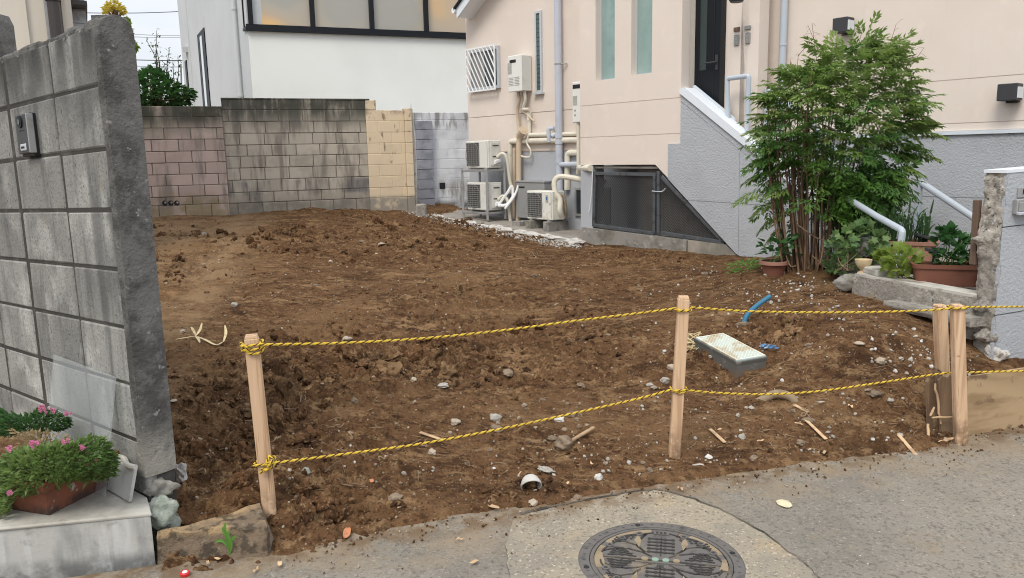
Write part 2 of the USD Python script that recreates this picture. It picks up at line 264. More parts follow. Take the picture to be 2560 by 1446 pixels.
M['backblue'] = mat('backblue', (.27, .28, .32), [D(c=(.19, .2, .23), s=4, lo=.45, hi=.65)], rough=.85, rnd=.08)
M['pink'] = mat('pink', (.68, .60, .535), [D(c=(.65, .57, .50), s=1.1, lo=.42, hi=.68, a=.8, d=7), D(c=(.74, .655, .58), s=4, lo=.54, hi=.7, a=.5, d=6), D(c=(.52, .46, .405), s=2.2, st=(2.5, 2.5, .35), lo=.60, hi=.80, a=.35)], rough=.82, spec=.25, bump=[(60, .2, .004)])
M['pinkdark'] = mat('pinkdark', (.45, .36, .31), rough=.9)
M['grey'] = mat('grey', (.39, .405, .43), [D(c=(.345, .36, .385), s=1.5, lo=.45, hi=.68, a=.7), D(c=(.27, .28, .29), s=2, st=(4, 4, .5), lo=.60, hi=.74, a=.5)], rough=.8, bump=[(55, .35, .012), (160, .3, .004)])
M['stucco'] = mat('stucco', (.425, .445, .475), [D(c=(.36, .375, .40), s=1.4, lo=.45, hi=.68, a=.6), D(c=(.17, .11, .09), s=7, st=(2.5, 2.5, .4), lo=.70, hi=.78, a=.5)], rough=.82, bump=[(45, .75, .02), (130, .5, .006)])
M['coping'] = mat('coping', (.68, .72, .77), [D(c=(.62, .67, .73), s=3, lo=.5, hi=.7, a=.6)], rough=.55, bump=[(70, .15, .003)])
M['trim'] = mat('trim', (.60, .65, .70), [D(c=(.5, .54, .58), s=3, lo=.5, hi=.7)], rough=.6)
M['curb'] = mat('curb', (.25, .235, .215), [D(c=(.14, .125, .11), s=5, lo=.46, hi=.66, a=.8), D(c=(.42, .40, .37), s=14, lo=.55, hi=.7, a=.7), D(c=(.13, .13, .08), s=4, lo=.5, hi=.7, a=.6)], rough=.93, bump=[(55, .6, .008)])
M['path'] = mat('path', (.29, .265, .235), [D(c=(.20, .18, .155), s=3, lo=.45, hi=.66, a=.8), D(c=(.14, .10, .075), s=7, lo=.56, hi=.70, a=.7)], rough=.92, bump=[(50, .4, .005)])
M['brokenwhite'] = mat('brokenwhite', (.52, .50, .47), [D(c=(.42, .39, .35), s=9, lo=.48, hi=.66, a=.8), D(c=(.18, .13, .09), s=16, lo=.58, hi=.70, a=.85)], rough=.93, bump=[(50, .8, .015)])
M['broken'] = mat('broken', (.42, .385, .335), [D(c=(.22, .20, .175), s=13, lo=.46, hi=.62, a=.85), D(c=(.60, .575, .53), s=22, lo=.55, hi=.68, a=.8), D(c=(.05, .045, .04), s=32, lo=.60, hi=.68, a=.9), D(c=(.26, .24, .215), s=5, lo=.3, hi=.5, a=.6, z=(1.0, .8))], rough=.95, bump=[(40, .9, .025), (140, .6, .005)])
M['lintel'] = mat('lintel', (.62, .64, .66), rough=.7)
M['whitewall'] = mat('whitewall', (.745, .76, .735), [D(c=(.70, .715, .69), s=.7, lo=.4, hi=.7)], rough=.75, bump=[(150, .06, .002)])
M['whiteside'] = mat('whiteside', (.50, .52, .53), [D(c=(.46, .48, .49), s=.8, lo=.4, hi=.7)], rough=.7)
M['black'] = mat('black', (.010, .012, .016), rough=.5, spec=.2)
M['blackmat'] = mat('blackmat', (.014, .014, .015), rough=.55)
M['lampbody'] = mat('lampbody', (.045, .046, .05), rough=.5)
M['lens'] = mat('lens', (.62, .66, .68), rough=.25)
M['beige'] = mat('beige', (.60, .555, .48), [D(c=(.55, .50, .42), s=1.2, st=(3, 3, .4), lo=.45, hi=.7, a=.7)], rough=.8, bump=[(120, .15, .003)])
M['shingle'] = mat('shingle', (.40, .43, .46), [D(c=(.22, .235, .26), s=5, lo=.45, hi=.65)], rough=.8)
M['brownpipe'] = mat('brownpipe', (.035, .028, .027), rough=.45, spec=.5)
M['greypipe'] = mat('greypipe', (.47, .50, .57), [D(c=(.40, .43, .49), s=3, lo=.5, hi=.7)], rough=.5)
M['creampipe'] = mat('creampipe', (.66, .62, .52), [D(c=(.52, .47, .38), s=4, lo=.5, hi=.7, a=.7)], rough=.5)
M['beigepipe'] = mat('beigepipe', (.56, .45, .33), [D(c=(.42, .33, .24), s=6, lo=.5, hi=.7, a=.7)], rough=.6)
M['railblue'] = mat('railblue', (.43, .48, .54), [D(c=(.36, .38, .40), s=9, lo=.60, hi=.72, a=.7)], rough=.42, spec=.5)
M['acwhite'] = mat('acwhite', (.66, .655, .61), [D(c=(.50, .48, .42), s=4, lo=.52, hi=.7, a=.6)], rough=.5)
M['acold'] = mat('acold', (.68, .67, .60), [D(c=(.45, .41, .33), s=6, lo=.5, hi=.68, a=.8), D(c=(.2, .14, .09), s=14, lo=.64, hi=.72, a=.8)], rough=.55)
M['heater'] = mat('heater', (.70, .70, .66), rough=.45)
M['heatergrey'] = mat('heatergrey', (.26, .26, .255), rough=.45, spec=.4)
M['grille'] = mat('grille', (.085, .085, .08), rough=.6)
M['sticker'] = mat('sticker', (.40, .40, .37), [D(c=(.2, .2, .19), s=120, st=(.2, .2, 1), lo=.5, hi=.6, a=.6)], rough=.6)
M['bluedot'] = mat('bluedot', (.05, .16, .30), rough=.5)
M['galv'] = mat('galv', (.34, .34, .34), [D(c=(.22, .2, .18), s=7, lo=.52, hi=.7, a=.7)], rough=.5, metal=.4)
M['frame'] = mat('frame', (.105, .115, .125), [D(c=(.20, .20, .19), s=7, st=(1, 1, .5), lo=.54, hi=.70, a=.8), D(c=(.04, .038, .035), s=12, lo=.55, hi=.68, a=.8)], rough=.5, metal=.4)
M['meshwire'] = mat('meshwire', (.045, .046, .048), rough=.6, metal=.2)
M['alu'] = mat('alu', (.56, .58, .61), rough=.4, metal=.5)
M['white'] = mat('white', (.76, .77, .78), rough=.45)
M['teal'] = mat('teal', (.235, .34, .325), [D(c=(.30, .41, .39), s=2.2, st=(1, 1, .6), lo=.42, hi=.66, a=.8), D(c=(.17, .26, .25), s=3.5, lo=.55, hi=.7, a=.6)], rough=.16, spec=.6)
M['darkglass'] = mat('darkglass', (.03, .045, .045), rough=.15, spec=.6)
M['tealdark'] = mat('tealdark', (.065, .10, .095), rough=.3, spec=.5)
M['stake'] = mat('stake', (.55, .375, .24), [D(c=(.40, .25, .145), s=2.2, st=(18, 18, .55), lo=.46, hi=.60, a=.85), D(c=(.68, .50, .34), s=2, st=(20, 20, .5), lo=.56, hi=.7, a=.6), D(c=(.24, .14, .08), s=11, lo=.70, hi=.77, a=.8), D(c=(.17, .105, .06), s=14, d=6, lo=.38, hi=.58, a=.85, z=(.26, .03)), D(c=(.30, .18, .10), s=5, st=(22, 22, .35), lo=.60, hi=.66, a=.85)], rough=.8, bump=[(90, .25, .002)], rnd=.07)
M['ropeyellow'] = mat('ropeyellow', (.62, .42, .045), [D(c=(.45, .29, .04), s=60, lo=.45, hi=.65, a=.7)], rough=.55, bump=[(400, .3, .001)])
M['ropeblack'] = mat('ropeblack', (.028, .022, .014), rough=.6)
M['ply'] = mat('ply', (.40, .285, .165), [D(c=(.47, .36, .23), s=1.6, st=(3, 3, .4), lo=.56, hi=.66, a=.7), D(c=(.13, .08, .05), s=14, st=(1, 1, .6), lo=.62, hi=.70, a=.8), D(c=(.25, .165, .09), s=1.3, st=(1.2, 1.2, 6), lo=.45, hi=.65, a=.8), D(c=(.17, .11, .065), s=7, st=(1, 1, 2), lo=.58, hi=.70, a=.8), D(c=(.52, .42, .28), s=2, lo=.55, hi=.7, a=.7)], rough=.85, bump=[(60, .25, .003)])
M['oldwood'] = mat('oldwood', (.19, .125, .075), [D(c=(.10, .063, .04), s=2, st=(14, 14, .7), lo=.42, hi=.62, a=.8), D(c=(.36, .26, .16), s=9, lo=.58, hi=.7, a=.7)], rough=.9, bump=[(60, .5, .004)], rnd=.25)
M['woodbrown'] = mat('woodbrown', (.13, .085, .062), [D(c=(.2, .135, .1), s=3, st=(12, 12, .6), lo=.5, hi=.7)], rough=.75)
M['splinter'] = mat('splinter', (.46, .32, .19), [D(c=(.28, .18, .11), s=14, lo=.45, hi=.62, a=.8)], rough=.85, rnd=.3)
M['straw'] = mat('straw', (.60, .49, .29), [D(c=(.38, .29, .16), s=24, lo=.5, hi=.66, a=.8)], rough=.8, rnd=.15)
M['fibre'] = mat('fibre', (.30, .215, .125), [D(c=(.18, .12, .07), s=9, lo=.45, hi=.6, a=.9)], rough=.9)
M['root'] = mat('root', (.20, .135, .085), [D(c=(.32, .235, .15), s=18, lo=.5, hi=.66, a=.7)], rough=.9, rnd=.3)
M['deadleaf'] = mat('deadleaf', (.52, .36, .21), [D(c=(.36, .22, .12), s=26, lo=.45, hi=.65, a=.8)], rough=.7, rnd=.25)
M['redleaf'] = mat('redleaf', (.46, .19, .09), [D(c=(.30, .13, .07), s=26, lo=.45, hi=.65, a=.8)], rough=.65)
M['metergrey'] = mat('metergrey', (.105, .102, .095), [D(c=(.09, .09, .085), s=5, lo=.45, hi=.63, a=.8), D(c=(.26, .24, .2), s=14, lo=.55, hi=.7, a=.6), D(c=(.15, .105, .065), s=9, lo=.35, hi=.6, a=.8, z=(.20, .11))], rough=.97, spec=.08, bump=[(70, .3, .003)])
M['meterlid'] = mat('meterlid', (.36, .44, .43), [D(c=(.26, .20, .115), s=9, lo=.46, hi=.62, a=.85), D(c=(.20, .30, .40), s=5, lo=.60, hi=.72, a=.7)], rough=.55)
M['meterrib'] = mat('meterrib', (.62, .64, .57), [D(c=(.50, .40, .25), s=9, lo=.46, hi=.62, a=.7), D(c=(.40, .52, .60), s=5, lo=.60, hi=.72, a=.7)], rough=.5)
M['bluepipe'] = mat('bluepipe', (.03, .15, .25), [D(c=(.06, .13, .18), s=14, lo=.5, hi=.68, a=.7)], rough=.45)
M['bluecloth'] = mat('bluecloth', (.09, .19, .34), [D(c=(.35, .48, .60), s=20, lo=.5, hi=.65)], rough=.8)
M['oldpipe'] = mat('oldpipe', (.27, .205, .135), [D(c=(.17, .115, .07), s=8, lo=.48, hi=.64, a=.8)], rough=.75)
M['terra'] = mat('terra', (.19, .078, .052), [D(c=(.13, .055, .038), s=5, lo=.45, hi=.65, a=.8)], rough=.65)
M['terraold'] = mat('terraold', (.21, .075, .042), [D(c=(.12, .05, .033), s=7, lo=.45, hi=.63, a=.8), D(c=(.40, .38, .35), s=11, lo=.60, hi=.66, a=.9), D(c=(.03, .028, .025), s=9, lo=.35, hi=.55, a=.8, z=(.27, .22))], rough=.8, bump=[(60, .3, .004)])
M['terrapale'] = mat('terrapale', (.33, .175, .13), [D(c=(.30, .15, .11), s=4, lo=.45, hi=.65, a=.7)], rough=.6)
M['urn'] = mat('urn', (.56, .45, .28), [D(c=(.34, .22, .12), s=9, lo=.50, hi=.66, a=.7)], rough=.6)
M['soil'] = mat('soil', (.05, .032, .02), [D(c=(.10, .07, .045), s=30, lo=.5, hi=.65)], rough=.95, bump=[(60, .8, .01)])
M['tileclay'] = mat('tileclay', (.44, .44, .42), [D(c=(.30, .29, .27), s=6, lo=.5, hi=.66, a=.8)], rough=.7)
M['redcap'] = mat('redcap', (.55, .03, .035), rough=.4)
M['paperstone'] = mat('paperstone', (.62, .53, .36), [D(c=(.48, .40, .27), s=24, lo=.5, hi=.65)], rough=.85)
M['bark'] = mat('bark', (.15, .095, .06), [D(c=(.25, .165, .105), s=5, st=(5, 5, .8), lo=.46, hi=.64, a=.8), D(c=(.07, .05, .03), s=14, lo=.56, hi=.68, a=.7)], rough=.9, rnd=.25)
M['twig'] = mat('twig', (.09, .065, .045), rough=.9)
M['wire'] = mat('wire', (.05, .052, .055), rough=.6)
M['pole'] = mat('pole', (.24, .24, .24), rough=.7)
M['nandina_red'] = mat('nandina_red', (.17, .10, .055), rough=.7)
def leafmat(name, c1, c2, c3=None, trans=.35, s=3.):
    """three tones that vary from leaf to leaf, with light through the leaf"""
    N = {'geo': ('geometry', {}), 'r': ('rgb_ramp', {'ramp': [(0., c1), (.5, c2), (1., c3 or c2)]}),
         'n': ('noise_texture', {'scale': s, 'detail': 3}), 'mx': ('math', {'math_type': 'multiply_add', 'value2': .55}), 'mr': ('map_range', {'from_min': .25, 'from_max': .75, 'to_min': 0., 'to_max': .55, 'clamp': True}),
         'p': ('principled_bsdf', {'roughness': .42, 'specular_ior_level': .45}), 't': ('translucent_bsdf', {}), 'm': ('mix_closure', {'fac': trans})}
    return usdkit.material(stage, f'{LK}/{name}', N, [('geo.position', 'n.vector'), ('n.fac', 'mr.value'), ('geo.random_per_island', 'mx.value1'), ('mr.result', 'mx.value3'), ('mx.value', 'r.fac'), ('r.color', 'p.base_color'), ('r.color', 't.color'), ('p.BSDF', 'm.closure1'), ('t.BSDF', 'm.closure2')], surface='m.closure')
M['nandina'] = leafmat('nandina', (.034, .105, .022), (.125, .25, .045), (.31, .42, .10))
M['nandina_top'] = leafmat('nandina_top', (.10, .18, .035), (.22, .30, .075), (.32, .31, .11))
M['bedding'] = leafmat('bedding', (.075, .14, .035), (.17, .245, .065), (.30, .35, .14))
M['beddark'] = leafmat('beddark', (.03, .085, .025), (.06, .14, .035), (.11, .19, .06))
M['ivy'] = leafmat('ivy', (.08, .17, .05), (.20, .29, .11), (.50, .54, .33), s=9)
M['ivydark'] = leafmat('ivydark', (.035, .08, .035), (.08, .14, .06), (.2, .26, .14), s=9)
M['broad'] = leafmat('broad', (.028, .09, .026), (.055, .14, .036), (.10, .20, .05))
M['strap'] = leafmat('strap', (.035, .085, .035), (.08, .15, .055), (.15, .21, .09))
M['shrub'] = leafmat('shrub', (.018, .055, .014), (.038, .095, .022), (.085, .155, .035))
M['goldleaf'] = leafmat('goldleaf', (.38, .30, .035), (.52, .40, .05), (.56, .47, .12), trans=.5)
M['limeleaf'] = leafmat('limeleaf', (.15, .23, .04), (.27, .35, .07), (.42, .42, .12), trans=.5)
M['weed'] = leafmat('weed', (.10, .24, .04), (.17, .35, .07), (.28, .45, .13))
M['flower'] = leafmat('flower', (.62, .17, .32), (.70, .30, .44), (.78, .48, .56), trans=.3)
M['dryplant'] = leafmat('dryplant', (.25, .17, .08), (.36, .27, .14), (.30, .20, .13))
# ------------------------------------------------ ground
EDX = np.array([-4., -1.5, -1.0, -.5, -.02, .4, .81, 1.5, 2.35, 2.48, 2.8, 6.])
EDY = np.array([2.2, 2.86, 3.03, 3.22, 3.37, 3.51, 3.64, 3.83, 4.03, 4.17, 4.28, 5.3])
edge = lambda X: np.interp(X, EDX, EDY)
CTRL = np.array([(-3, 2.6, .0), (-1.5, 2.95, .0), (-.5, 3.22, .0), (.4, 3.51, .0), (1.5, 3.83, .0), (2.8, 4.25, .0), (5, 4.95, .0),
    (-1.25, 3.35, .13), (-1.6, 4.2, .20), (-.6, 3.7, .07), (-2.1, 5.5, .30), (-3.6, 7., .42), (-5., 9.5, .58), (0, 4.4, .10), (0, 6, .20), (-.3, 8.2, .33), (-2, 9, .44), (-3, 11, .6), (.8, 5., .10), (1., 7, .24), (.9, 9.5, .33),
    (-6.2, 12.2, .73), (-4.6, 13, .75), (-1.9, 14.1, .68), (-1.5, 14., .58), (-.3, 12.8, .46), (.7, 11.6, .34), (1.3, 10.9, .32), (2., 10.2, .33), (2.75, 9.3, .34),
    (2.75, 7.3, .52), (2.1, 7.7, .42), (3.4, 7., .52), (2.55, 6.45, .45), (1.9, 6.6, .36), (1.42, 4.96, .13), (1.1, 5.35, .20), (1.75, 5.5, .25), (1.55, 5.8, .27), (2.2, 5.3, .40), (2.25, 4.9, .34), (1.9, 4.65, .19), (2.3, 4.5, .17), (2.7, 5.6, .43), (2.85, 5.1, .30), (2.6, 4.55, .06), (3.3, 4.7, .05), (4.5, 5.2, .1), (6, 9, .4), (7., 6., .2)])
_rb = RBFInterpolator(CTRL[:, :2], CTRL[:, 2], kernel='thin_plate_spline', smoothing=.002)
def gbase(X, Y):
    X = np.asarray(X, float); Y = np.asarray(Y, float); sh = X.shape
    e = (Y-edge(X))
    z = _rb(np.c_[X.ravel(), Y.ravel()]).reshape(sh)
    z = np.where(e < .5, z*np.clip(e/.5, 0, 1), z)
    return z
def zone(X, Y): return .30 + 1.25*np.clip((fbm(np.stack([X*.75, Y*.75, 0*X], -1), 3, 4)-.42)/.20, 0, 1)
def ridge(p, o, seed): return 1-np.abs(2*fbm(p, o, seed)-1)
def gz(X, Y, fine=True):
    """height of the soil"""
    X = np.asarray(X, float); Y = np.asarray(Y, float); e = Y-edge(X); p = np.stack([X, Y, 0*X], -1)
    z = gbase(X, Y)
    rough = zone(X, Y)
    left = np.exp(-((X+1.5)/1.1)**2 - ((Y-6)/2.6)**2)                       # churned soil near the wall
    mound = np.exp(-((X-1.7)/.9)**2 - ((Y-5.2)/.8)**2)
    z = z + .05*(fbm(np.stack([X*.9+Y*.35, (Y-.35*X)*3.6, 0*X], -1), 3, 41)-.5)*np.clip(e*1.5-.3, 0, 1)
    a = rough*(1+.3*left+1.0*mound)*np.clip(1.15-.03*Y, .75, 1.)
    z = z + .075*(fbm(p*1.3, 3, 11)-.5)*np.clip(e*2, 0, 1) + a*.055*(fbm(p*4.2, 3, 5)-.5)*np.clip(e*4, .12, 1)
    if fine:
        q = p + .08*np.stack([fbm(p*5, 2, 21), fbm(p*5, 2, 22), 0*X], -1)
        z = z + a*.036*(fbm(q*13, 4, 6)-.5) + a*.020*np.maximum(0, fbm(q*24, 3, 8)-.54)*3.0 - a*.030*np.maximum(0, fbm(q*9, 2, 9)-.60)*2.4 + a*.013*(fbm(q*48, 2, 10)-.5)
    z = z - np.clip(-e, 0, .6)*.22 - .006 + .024*np.clip((e+.02)/.08, 0, 1)*np.clip(1.4-e, 0, 1)
    z = z + .022*np.clip(1-np.abs(e-.03)/.10, 0, 1)*(fbm(p*6, 3, 31)-.40)*2*np.clip((X+1.1)*4, 0, 1)
    return z
def ghit(x, y, it=40):
    """where a photo pixel meets the soil"""
    d = ray(x, y); lo, hi = 2.5, 16.
    ts = np.linspace(lo, hi, 700)/d[1]; P = O + ts[:, None]*d; k = np.argmax(P[:, 2] < gbase(P[:, 0], P[:, 1])); return O + d*ts[k]
def sit(x, y, dz=0.):
    """the soil surface at a photo pixel"""
    P = ghit(x, y); return np.array([P[0], P[1], float(gz(P[0], P[1])) + dz])
# a fine polar sheet near the lot
na, nr = 1150, 820
TH = np.radians(np.linspace(-41, 47, na)); RR = np.exp(np.linspace(math.log(2.75), math.log(15.6), nr))
T, R_ = np.meshgrid(TH, RR); X = R_*np.sin(T); Y = R_*np.cos(T)
okm = (Y-edge(X) > -.32) & ~((X < -1.42) & (Y-edge(X) < .30))
Z = gz(X, Y)
idx = np.arange(nr*na).reshape(nr, na); q = np.stack([idx[:-1, :-1], idx[:-1, 1:], idx[1:, 1:], idx[1:, :-1]], -1).reshape(-1, 4)
cx, cy = X.ravel()[q].mean(1), Y.ravel()[q].mean(1)
keep = okm.ravel()[q].all(1) & ((cx*.766+cy*.643) < 9.15)            # ends under the house
q = q[keep]; f = np.vstack([q[:, [0, 2, 1]], q[:, [0, 3, 2]]]); used, inv = np.unique(f, return_inverse=True)
top('dirt_lot', trimesh.Trimesh(np.c_[X.ravel(), Y.ravel(), Z.ravel()][used], inv.reshape(f.shape), process=False), M['dirt'], kind='structure', smooth=True)
# the wide ground under everything
gx = np.linspace(-1, 1, 61); gx = np.sign(gx)*np.abs(gx)**2.2*400
GX, GY = np.meshgrid(gx, gx+20); GZ = np.full(GX.shape, -.35)
idx = np.arange(61*61).reshape(61, 61); q = np.stack([idx[:-1, :-1], idx[:-1, 1:], idx[1:, 1:], idx[1:, :-1]], -1).reshape(-1, 4)
top('ground', (lambda v, f: trimesh.Trimesh(v, np.vstack([f[:, [0, 1, 2]], f[:, [0, 2, 3]]]), process=False))(np.c_[GX.ravel(), GY.ravel(), GZ.ravel()], q), M['asphalt'], kind='structure')
# road
MC = onz(1651, 1404); MR = .325                                       # manhole centre and frame radius
xs = np.linspace(-14, 14, 281); up = edge(np.clip(xs, -4, 6))+.05
road = Polygon(list(zip(xs, up)) + [(14, -9), (-14, -9)])
hole = Point(MC[0], MC[1]).buffer(MR, 64)
apx = [(1278, 1318), (1300, 1290), (1420, 1262), (1560, 1236), (1640, 1228), (1700, 1240), (1780, 1268), (1880, 1318), (1960, 1372), (2020, 1420), (2062, 1475), (2060, 1560), (1900, 1640), (1600, 1680), (1400, 1600), (1290, 1490), (1268, 1400), (1266, 1350)]
ap = smoothpath([onz(*p)[:2].tolist()+[0] for p in apx], 6)[:, :2]
apron = Polygon(ap + rng.normal(0, .004, ap.shape)).buffer(0)
def sheet(poly, z, hgrid=None):
    v, f = trimesh.creation.triangulate_polygon(poly, engine='earcut'); return trimesh.Trimesh(np.c_[v, np.full(len(v), z)], f, process=False)
def up_(m):
    if m.face_normals[:, 2].sum() < 0: m.faces = m.faces[:, ::-1]
    return m
top('road', up_(sheet(road.difference(apron).difference(hole), 0.)), M['asphalt'], kind='structure')
gap = apron.buffer(.006).difference(apron.buffer(-.004))
top('road_patch', up_(sheet(apron.difference(hole), .004)), M['apron'], kind='structure')
jo = MB(); ring = np.array(apron.exterior.coords)[:-1]
for k in range(6, 72):
    w = .0012 + .009*max(0, -.25+1.3*float(fbm(np.array([[k*.35, 2., 0]]), 2, 3)[0]))
    a, b = ring[k % len(ring)], ring[(k+1) % len(ring)]; t = (b-a)/(np.linalg.norm(b-a)+1e-9); nn = np.array([-t[1], t[0]])
    v = [np.r_[a-nn*w, .0075], np.r_[b-nn*w, .0075], np.r_[b+nn*w, .0075], np.r_[a+nn*w, .0075]]; jo.add(v, [[0, 1, 2, 3]])
top('road_joint', up_(jo.mesh()), M['tar'], kind='structure')

# ------------------------------------------------ manhole cover
mh = thing('manhole_cover', 'round dark iron manhole cover with cast relief pattern set in the road', 'manhole cover', [MC[0], MC[1], 0])
MA = math.radians(-12.)                                               # turn of the pattern
def mp(u, v, z): c, s = math.cos(MA), math.sin(MA); return np.array([MC[0]+(u*c-v*s)*MR, MC[1]+(u*s+v*c)*MR, z])
def mext(poly, z0, z1):
    m = trimesh.creation.extrude_polygon(poly, z1-z0, engine='earcut'); v = m.vertices
    return trimesh.Trimesh(np.array([mp(a, b, c+z0) for a, b, c in v]), m.faces, process=False)
fr = lathe([(MR*.865, -.05), (MR*.865, .004), (MR*.87, .006), (MR*.985, .006), (MR, .003), (MR, -.05)], [MC[0], MC[1], 0], 96)
build(mh, 'frame', fr, M['iron'], 30)
build(mh, 'cover_plate', lathe([(0, -.03), (0, -.003), (MR*.855, -.003), (MR*.855, -.03)], [MC[0], MC[1], 0], 96), M['ironsand'])
build(mh, 'rim', lathe([(MR*.815, -.004), (MR*.815, .003), (MR*.857, .003), (MR*.857, -.004)], [MC[0], MC[1], 0], 96), M['iron'])
st = MB()
for k in range(44):
    a = k/44*2*math.pi; st.add(mext(Point(.93*math.cos(a), .93*math.sin(a)).buffer(.016, 4), .004, .0095))
build(mh, 'stud', st, M['iron'], kind='stuff')
for k in range(4):
    a = math.radians(20+90*k); build(mh, 'keyhole', mext(Point(.925*math.cos(a), .925*math.sin(a)).buffer(.034, 10), .002, .0075), M['blackmat'])
# petal-like panels, tile shapes and branches cast on the plate, sand in the hollows
def groove(L, w): return mext(LineString(L).buffer(w), -.004, .0052)
disc = Point(0, 0).buffer(.80, 64)
cuts = [LineString([(-.80, -.02), (-.3, .0), (.3, .0), (.80, -.02)]).buffer(.020)]
for s in (1, -1):
    for t in (1, -1):
        cuts += [LineString([(.12*t, .10*s), (.22*t, .18*s), (.40*t, .24*s), (.62*t, .20*s), (.78*t, .10*s)]).buffer(.016), LineString([(.20*t, .20*s), (.30*t, .34*s), (.27*t, .50*s), (.20*t, .66*s), (.26*t, .78*s)]).buffer(.016), LineString([(.33*t, .36*s), (.46*t, .42*s), (.62*t, .38*s)]).buffer(.014), LineString([(.35*t, .62*s), (.50*t, .54*s), (.56*t, .62*s)]).buffer(.012)]
panels = disc.difference(shapely.union_all(cuts))
for g_ in sorted(panels.geoms, key=lambda q: -q.area): build(mh, 'relief_panel', mext(g_.buffer(-.004), -.004, .002), M['iron'])
for a0_, a1_, r0_, r1_ in ((100, 152, .735, .80), (20, 62, .735, .80), (-8, 12, .72, .80), (160, 200, .70, .80), (215, 250, .735, .80), (285, 330, .735, .80)):
    an = np.radians(np.linspace(a0_, a1_, 14)); ring_ = Polygon([(r1_*math.cos(a), r1_*math.sin(a)) for a in an] + [((r0_+.02*math.sin(9*a))*math.cos(a), (r0_+.02*math.sin(9*a))*math.sin(a)) for a in an[::-1]]).buffer(0)
    build(mh, 'sand_fill', mext(ring_, .000, .0028), M['sandfill'])
for s in (1, -1):
    for t in (1, -1):
        lf_ = Polygon([(.27*t, .30*s), (.34*t, .46*s), (.30*t, .64*s), (.25*t, .48*s)]); build(mh, 'sand_fill', mext(lf_, .0, .0028), M['sandfill'])
        dots = MB()
        for i in range(4):
            for j in range(3): dots.add(mext(Point((.38+.075*i-.02*j)*t, (.50+.055*j-.035*i)*s).buffer(.018, 6), .001, .005))
        build(mh, 'tile_dots', dots, M['irondark'], kind='stuff')
        cl = MB()
        for i in range(4):
            y = (.055+.055*i)*s; x0, x1 = (.30+.05*i)*t, (.64-.02*i)*t; cl.add(groove([(x0, y), ((x0+x1)/2, y+.028*s), (x1, y)], .009))
            for d_ in (.2, .5, .85): cl.add(mext(Point(x0+(x1-x0)*d_, y+.012*s).buffer(.021, 6), .001, .0056))
        build(mh, 'relief_branch', cl, M['irondark'], kind='stuff')
        for a in (24, 45, 66):
            aa = math.radians(a); c_ = Point(.70*math.cos(aa)*t, .70*math.sin(aa)*s); b_ = build(mh, 'boss', mext(c_.buffer(.046, 12), -.003, .007), M['iron']); build(b_, 'boss_hole', mext(c_.buffer(.024, 10), .006, .0075), M['irondark'])
        wav = [((.71+.018*math.sin(math.radians(x*9)))*math.cos(math.radians(x))*t, (.71+.018*math.sin(math.radians(x*9)))*math.sin(math.radians(x))*s) for x in range(8, 84, 3)]
        build(mh, 'scroll', mext(LineString(wav).buffer(.010), .001, .0048), M['irondark'])
    ln = MB()
    for q_ in range(5):
        y = (.20+.085*q_)*s; ln.add(groove([(-.15, y), (.15, y)], .010))
        for d_ in (-.15, -.05, .05, .15): ln.add(mext(Point(d_, y).buffer(.022, 6), .001, .0056))
    ln.add(groove([(0, .12*s), (0, .58*s)], .007)); build(mh, 'relief_branch', ln, M['irondark'], kind='stuff')
build(mh, 'bar', mext(shapely.box(-.30, -.075, .30, -.045), -.003, .006), M['iron'])
for k, c_ in enumerate(('sandfill', 'verdigris', 'verdigris', 'sandfill')): build(mh, 'marker_disc', mext(Point(-.19+.127*k, .013).buffer(.042, 12), -.003, .0062), M[c_])
build(mh, 'badge', mext(shapely.box(-.10, .66, .10, .75), -.003, .0055), M['iron'])
build(mh, 'badge_mark', [mext(shapely.box(-.07+.05*k, .68, -.04+.05*k, .73), .005, .0068) for k in range(3)], M['irondark'], kind='stuff')
for k in range(4): build(mh, 'badge_mark', mext(shapely.box(-.04+.022*k, -.16, -.028+.022*k, -.11+.01*(k % 2)), .001, .0056), M['irondark'])

# ------------------------------------------------ left block wall
LW = Pl(aty(370, 1245, 3.1), -50, k=-.033); TH_L = .125
lw = thing('block_wall', 'tall grey concrete block wall with stained top at the left, its end cut off and rendered', 'wall', LW.at(0, .2))
ZC = [.209, .452, .694, .938, 1.178, 1.419, 1.664, 1.906, 2.125]; SC = [.0, .505, 1.045, 1.55, 2.06, 2.57, 3.08, 3.6]
fL = lambda s, z, n: LW.at(s, z, n)
endjit = [(.02+.05*rng.random()) for _ in ZC]
for i in range(8):
    for j in range(7):
        g0, g1 = (.006 if j % 2 == 0 else .012), (.012 if j % 2 == 0 else .008)
        a0 = SC[j]+(g1 if j else .0); a1 = SC[j+1]-(.013 if j % 2 == 1 else .008)
        if j and j % 2 == 0: a0 = SC[j]+(.030 if j == 2 else .012)
        build(lw, 'block', cbox(fL, a0, a1, ZC[i]+(.006 if i else 0), ZC[i+1]-(.006 if i < 7 else .0), -.05, rng.uniform(-.004, .002), .007, .0008), M['block'])
build(lw, 'mortar_core', hexa(fL, .004, 3.6, .16, 2.118, -TH_L, -.0055), M['mortar'])
capp = MB(); nz = 90; prof = []
for i, z in enumerate(np.linspace(.30, 2.165, nz)):                   # rough cut end, coated with mortar
    w0 = .012*(fbm(np.array([[z*6, 1, 0]]), 3, 2)[0]-.5)*2; rr = max(0, (z-2.09)/.075)
    prof.append((z, w0, rr))
v = []; 
for z, w0, rr in prof:
    dn = TH_L*.42*(1-math.sqrt(max(0, 1-rr*rr)))
    o = .006*(fbm(np.array([[z*14, 5, 0]]), 2, 3)[0]-.5)
    v += [LW.at(.045+w0, z, .004), LW.at(-.006+o, z, .004-dn), LW.at(-.012+o, z, -TH_L*.5), LW.at(-.006+o*.5, z, -TH_L-.006+dn), LW.at(.04, z, -TH_L-.006)]
